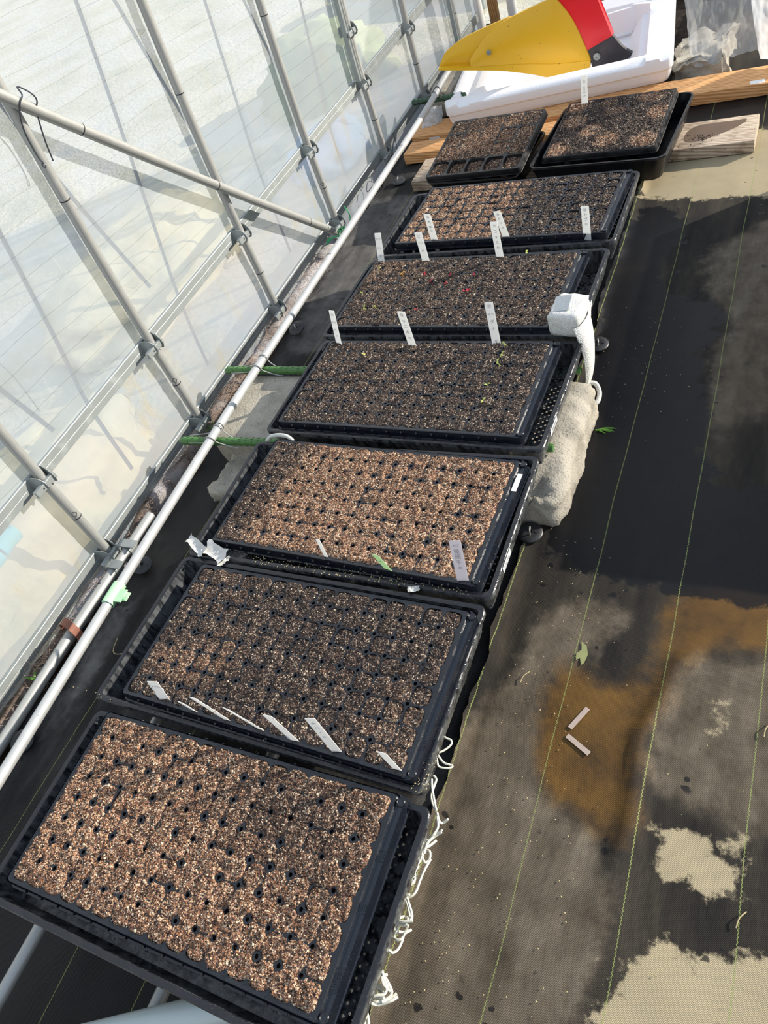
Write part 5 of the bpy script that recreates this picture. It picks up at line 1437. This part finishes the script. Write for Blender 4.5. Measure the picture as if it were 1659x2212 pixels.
# spilled crumbs
mb = MB()
for k in range(520):
    if k < 190: x, y, z = R_.uniform(-.17, .27), .4865-.018*R_.random(), .1785
    elif k < 400: x, y, z = .30+abs(R_.gauss(0, .13)), R_.uniform(-.1, .75), .0095
    elif k < 470: x, y, z = R_.gauss(.40, .06), R_.gauss(1.25, .12), .0095
    else: x, y, z = R_.gauss(-.30, .22), R_.uniform(.158, .166), .1785
    if k >= 470 and k < 500: x, y = .29+R_.uniform(-.01, .012), R_.uniform(.15, .2)
    if z < .02 and x < .275: x = .30+R_.random()*.2
    s = R_.uniform(.0006, .0013)
    mb.lathe([(.0001, -s*.6), (s, 0), (.0001, s*.8)], (x, y, z+s*.4), 5)
tag(mb.build('spilled_crumbs', M_STRAW, None, False, angle=0), 'pale soil crumbs spilled on tray rims and on the right mat', 'crumbs', None, 'stuff')
# leaf, plastic scraps, straws on the right mat
lf = [(-.006, -.020), (.004, -.012), (.009, .002), (.006, .020), (.002, .024), (-.002, .012), (-.008, .016), (-.010, .004), (-.003, -.004)]
o = MB().prism(lf, 0, .0008, Matrix.Rotation(PI/2, 4, 'X')).build('leaf', M_LEAF); o.location = (.418, .495, .0095); tag(o, 'small olive dry leaf lying on the muddy right mat', 'leaf')
for (x, y, a, lab) in ((.437, .378, 1.1, 'clear plastic strip on the brown puddle, farther of two'), (.445, .335, -.5, 'clear plastic strip on the brown puddle, nearer of two')):
    o = MB().box((0, 0, 0), (.044, .008, .0006)).build('plastic_strip', M_CLEARTAG); o.location = (x, y, .0105); o.rotation_euler = (0, 0, a); tag(o, lab, 'plastic strip', 'plastic strips on the puddle')
for (x, y, a, lab) in ((.690, .155, 1.2, 'straw on the right mat near the bottom right corner'), (.70, .42, 1.3, 'tiny straw on the dark wet mat at the right'), (.335, .43, 1.2, 'straw beside the raised mat edge next to the second tray')):
    o = MB().tube(smoothpath([(-.012, 0, .0), (0, .002, .002), (.013, -.001, 0)], 4), .0008, 6).build('straw', M_STRAW, None, True); o.location = (x, y, .0105); o.rotation_euler = (0, 0, a); tag(o, lab, 'straw', 'straws on the mat')
o = MB().tube(smoothpath([(-.535, .34, .012), (-.515, .305, .020), (-.49, .31, .016), (-.445, .355, .012)], 8), .0009, 6).build('straw', M_STRAW, None, True); tag(o, 'long curved straw on the mat below the pale green clip', 'straw')

# weeds
def grass_tuft(loc, blades, L, seed, label, lean=(0, 0)):
    rr = random.Random(seed); mb = MB()
    for k in range(blades):
        a = rr.uniform(0, 6.28); l = L*rr.uniform(.6, 1); d = Vector((math.cos(a)*.5+lean[0], math.sin(a)*.5+lean[1], .6)).normalized()
        pts = [Vector((rr.gauss(0, .002), rr.gauss(0, .002), -.002))]
        for s in range(5): d = (d+Vector((lean[0]*.25, lean[1]*.25, -.22))).normalized(); pts.append(pts[-1]+d*l/5)
        mb.tube(pts, [.0013, .0015, .0014, .0011, .0008, .0002], 5)
    o = mb.build('weed', M_GRASS, None, True); o.location = loc; return tag(o, label, 'weed', 'little weeds')
grass_tuft((.335, 1.02, .010), 7, .055, 1, 'green grass tuft at the side of the broken concrete block', (.9, -.1))
grass_tuft((-.640, .965, .012), 9, .050, 2, 'small green weed at the wall foot beside the concrete block')
grass_tuft((-.662, .205, .030), 5, .030, 3, 'tiny fern sprout at the wall foot near the left edge', (-.3, .2))
grass_tuft((-.640, 2.86, .005), 8, .07, 4, 'green grass at the wall foot below the plough tip')

# pipes at the bottom left, below the nearest tray
for (x, lab) in ((-.273, 'galvanised pipe coming out from under the nearest tray, left of two'), (-.017, 'galvanised pipe under the nearest tray, right of two, crossed by the fat grey pipe')):
    o = MB().tube([(x, -.75, .068), (x, .70, .068)], .0105, 18).build('galvanised_pipe', M_GALV, None, True); tag(o, lab, 'pipe', 'pipes under the nearest tray')
o = MB().tube([(.160, -.128, .100), (.035, -.200, .100), (-.40, -.450, .100)], .0205, 24).build('grey_pipe', simple('grey_pvc', (.46, .52, .50), .35, 0, 14, .08, .05), None, True)
tag(o, 'fat smooth grey pipe slanting out from under the nearest tray at the bottom edge', 'pipe')

# crates added out of view on the right to throw shade on the path
def crate(y0, y1, lab):
    t = empty('shade_crate', (1.06, (y0+y1)/2, .010)); tag(t, lab, 'crate', 'added unseen crates shading the path')
    L, W, H = .52, y1-y0, .216
    for s in (-1, 1):
        MB().box((s*L/2, 0, H/2), (.012, W, H)).build('side', M_CRATE, t, False, .001, 1)
        MB().box((0, s*(W/2-.006), H/2), (L-.012, .012, H)).build('side', M_CRATE, t, False, .001, 1)
    MB().box((0, 0, .008), (L-.012, W-.024, .012)).build('bottom', M_CRATE, t)
crate(.976, 1.51, 'added unseen crate shading the path from the right, nearer of two')
crate(1.515, 2.05, 'added unseen crate shading the path from the right, farther of two')

# ---------------------------------------------------------------- outside, seen hazily through the film
def hump(name, c, d, mat, seed, label, cat):
    bm = bmesh.new(); bmesh.ops.create_icosphere(bm, subdivisions=4, radius=1)
    for v in bm.verts:
        p = v.co.copy(); k = 1+.25*fbm(p.x*2+seed, p.y*2, p.z*2)
        v.co = Vector((p.x*d[0]*k, p.y*d[1]*k, max(-.05, p.z*d[2]*k)))+Vector(c)
    me = bpy.data.meshes.new(name); bm.to_mesh(me); bm.free(); me.polygons.foreach_set('use_smooth', [True]*len(me.polygons))
    o = bpy.data.objects.new(name, me); COL.objects.link(o); me.materials.append(mat); return tag(o, label, cat)
M_SHRUB = simple('pale_hedge', (.30, .34, .16), .8, 0, 7, .6, .5, .03)
M_STRAWHEAP = simple('straw_heap', (.70, .62, .38), .8, 0, 12, .4, .5, .03)
M_BLUE = simple('pale_blue_cloth', (.35, .50, .66), .7, 0, 8, .2, .3, .01)
hump('grass_bank', (-1.00, .50, 0), (.25, .52, .185), M_STRAWHEAP, 2, 'low bank of dry straw outside the wall under the turquoise tubes', 'bank')
hump('grass_bank', (-1.45, 1.75, 0), (.30, .50, .16), M_STRAWHEAP, 4, 'low bank of dry straw outside the middle of the left wall', 'bank')
hump('grass_bank', (-1.40, 3.30, 0), (.30, .35, .22), M_SHRUB, 5, 'green weedy bank outside the far end of the left wall', 'bank')
hump('cloth_heap', (-1.02, 2.52, 0), (.15, .20, .10), M_BLUE, 8, 'pale blue cloth heap outside the left wall by the plough', 'cloth')
hump('grass_bank', (-.4, 4.7, 0), (1.4, .5, .30), M_STRAWHEAP, 9, 'bank of yellow dry grass beyond the end wall', 'bank')

# ---------------------------------------------------------------- light
w = bpy.data.worlds.new('sky'); sc.world = w; w.use_nodes = True
nt = w.node_tree; nt.nodes.clear(); g = G(nt)
out = g.n('ShaderNodeOutputWorld'); bg = g.n('ShaderNodeBackground')
tc = g.n('ShaderNodeTexCoord').outputs['Generated']
sep = g.n('ShaderNodeSeparateXYZ'); g.l(tc, sep.inputs[0])
c = g.ramp(g.step(sep.outputs[2], -.05, .8), [(0, (.98, .97, .93)), (.35, (.86, .92, 1.0)), (1, (.62, .76, 1.0))])
g.l(c, bg.inputs[0]); bg.inputs[1].default_value = .95
g.l(bg.outputs[0], out.inputs[0])
sun = bpy.data.lights.new('sun', 'SUN'); sun.energy = 7.0; sun.angle = math.radians(.6); sun.color = (1, .925, .81)
so = bpy.data.objects.new('sun', sun); COL.objects.link(so)
sd = Vector((1, .70, .48)).normalized()
so.rotation_euler = sd.to_track_quat('Z', 'Y').to_euler(); so.location = sd*6

# ---------------------------------------------------------------- camera
Rm = [[.8846308788, .3554885323, -.3017550525], [.0866996374, -.7612504598, -.6426359081], [-.4581608583, .5423335145, -.7042463901]]
cam = bpy.data.cameras.new('camera'); co = bpy.data.objects.new('camera', cam); COL.objects.link(co)
right_, down_, fwd_ = (Vector(r) for r in Rm)
M = Matrix((right_, -down_, -fwd_)).transposed().to_4x4(); M.translation = Vector((.690104737, -.1383712937, 1.1613163710))
co.matrix_world = M
cam.sensor_fit = 'VERTICAL'; cam.sensor_height = 36; cam.lens = 1655/2212*36; cam.clip_start = .02
sc.camera = co
vs_ = sc.view_settings
vs_.view_transform = 'Standard'; vs_.look = 'None'; vs_.exposure = 0; vs_.gamma = 1; vs_.use_curve_mapping = False
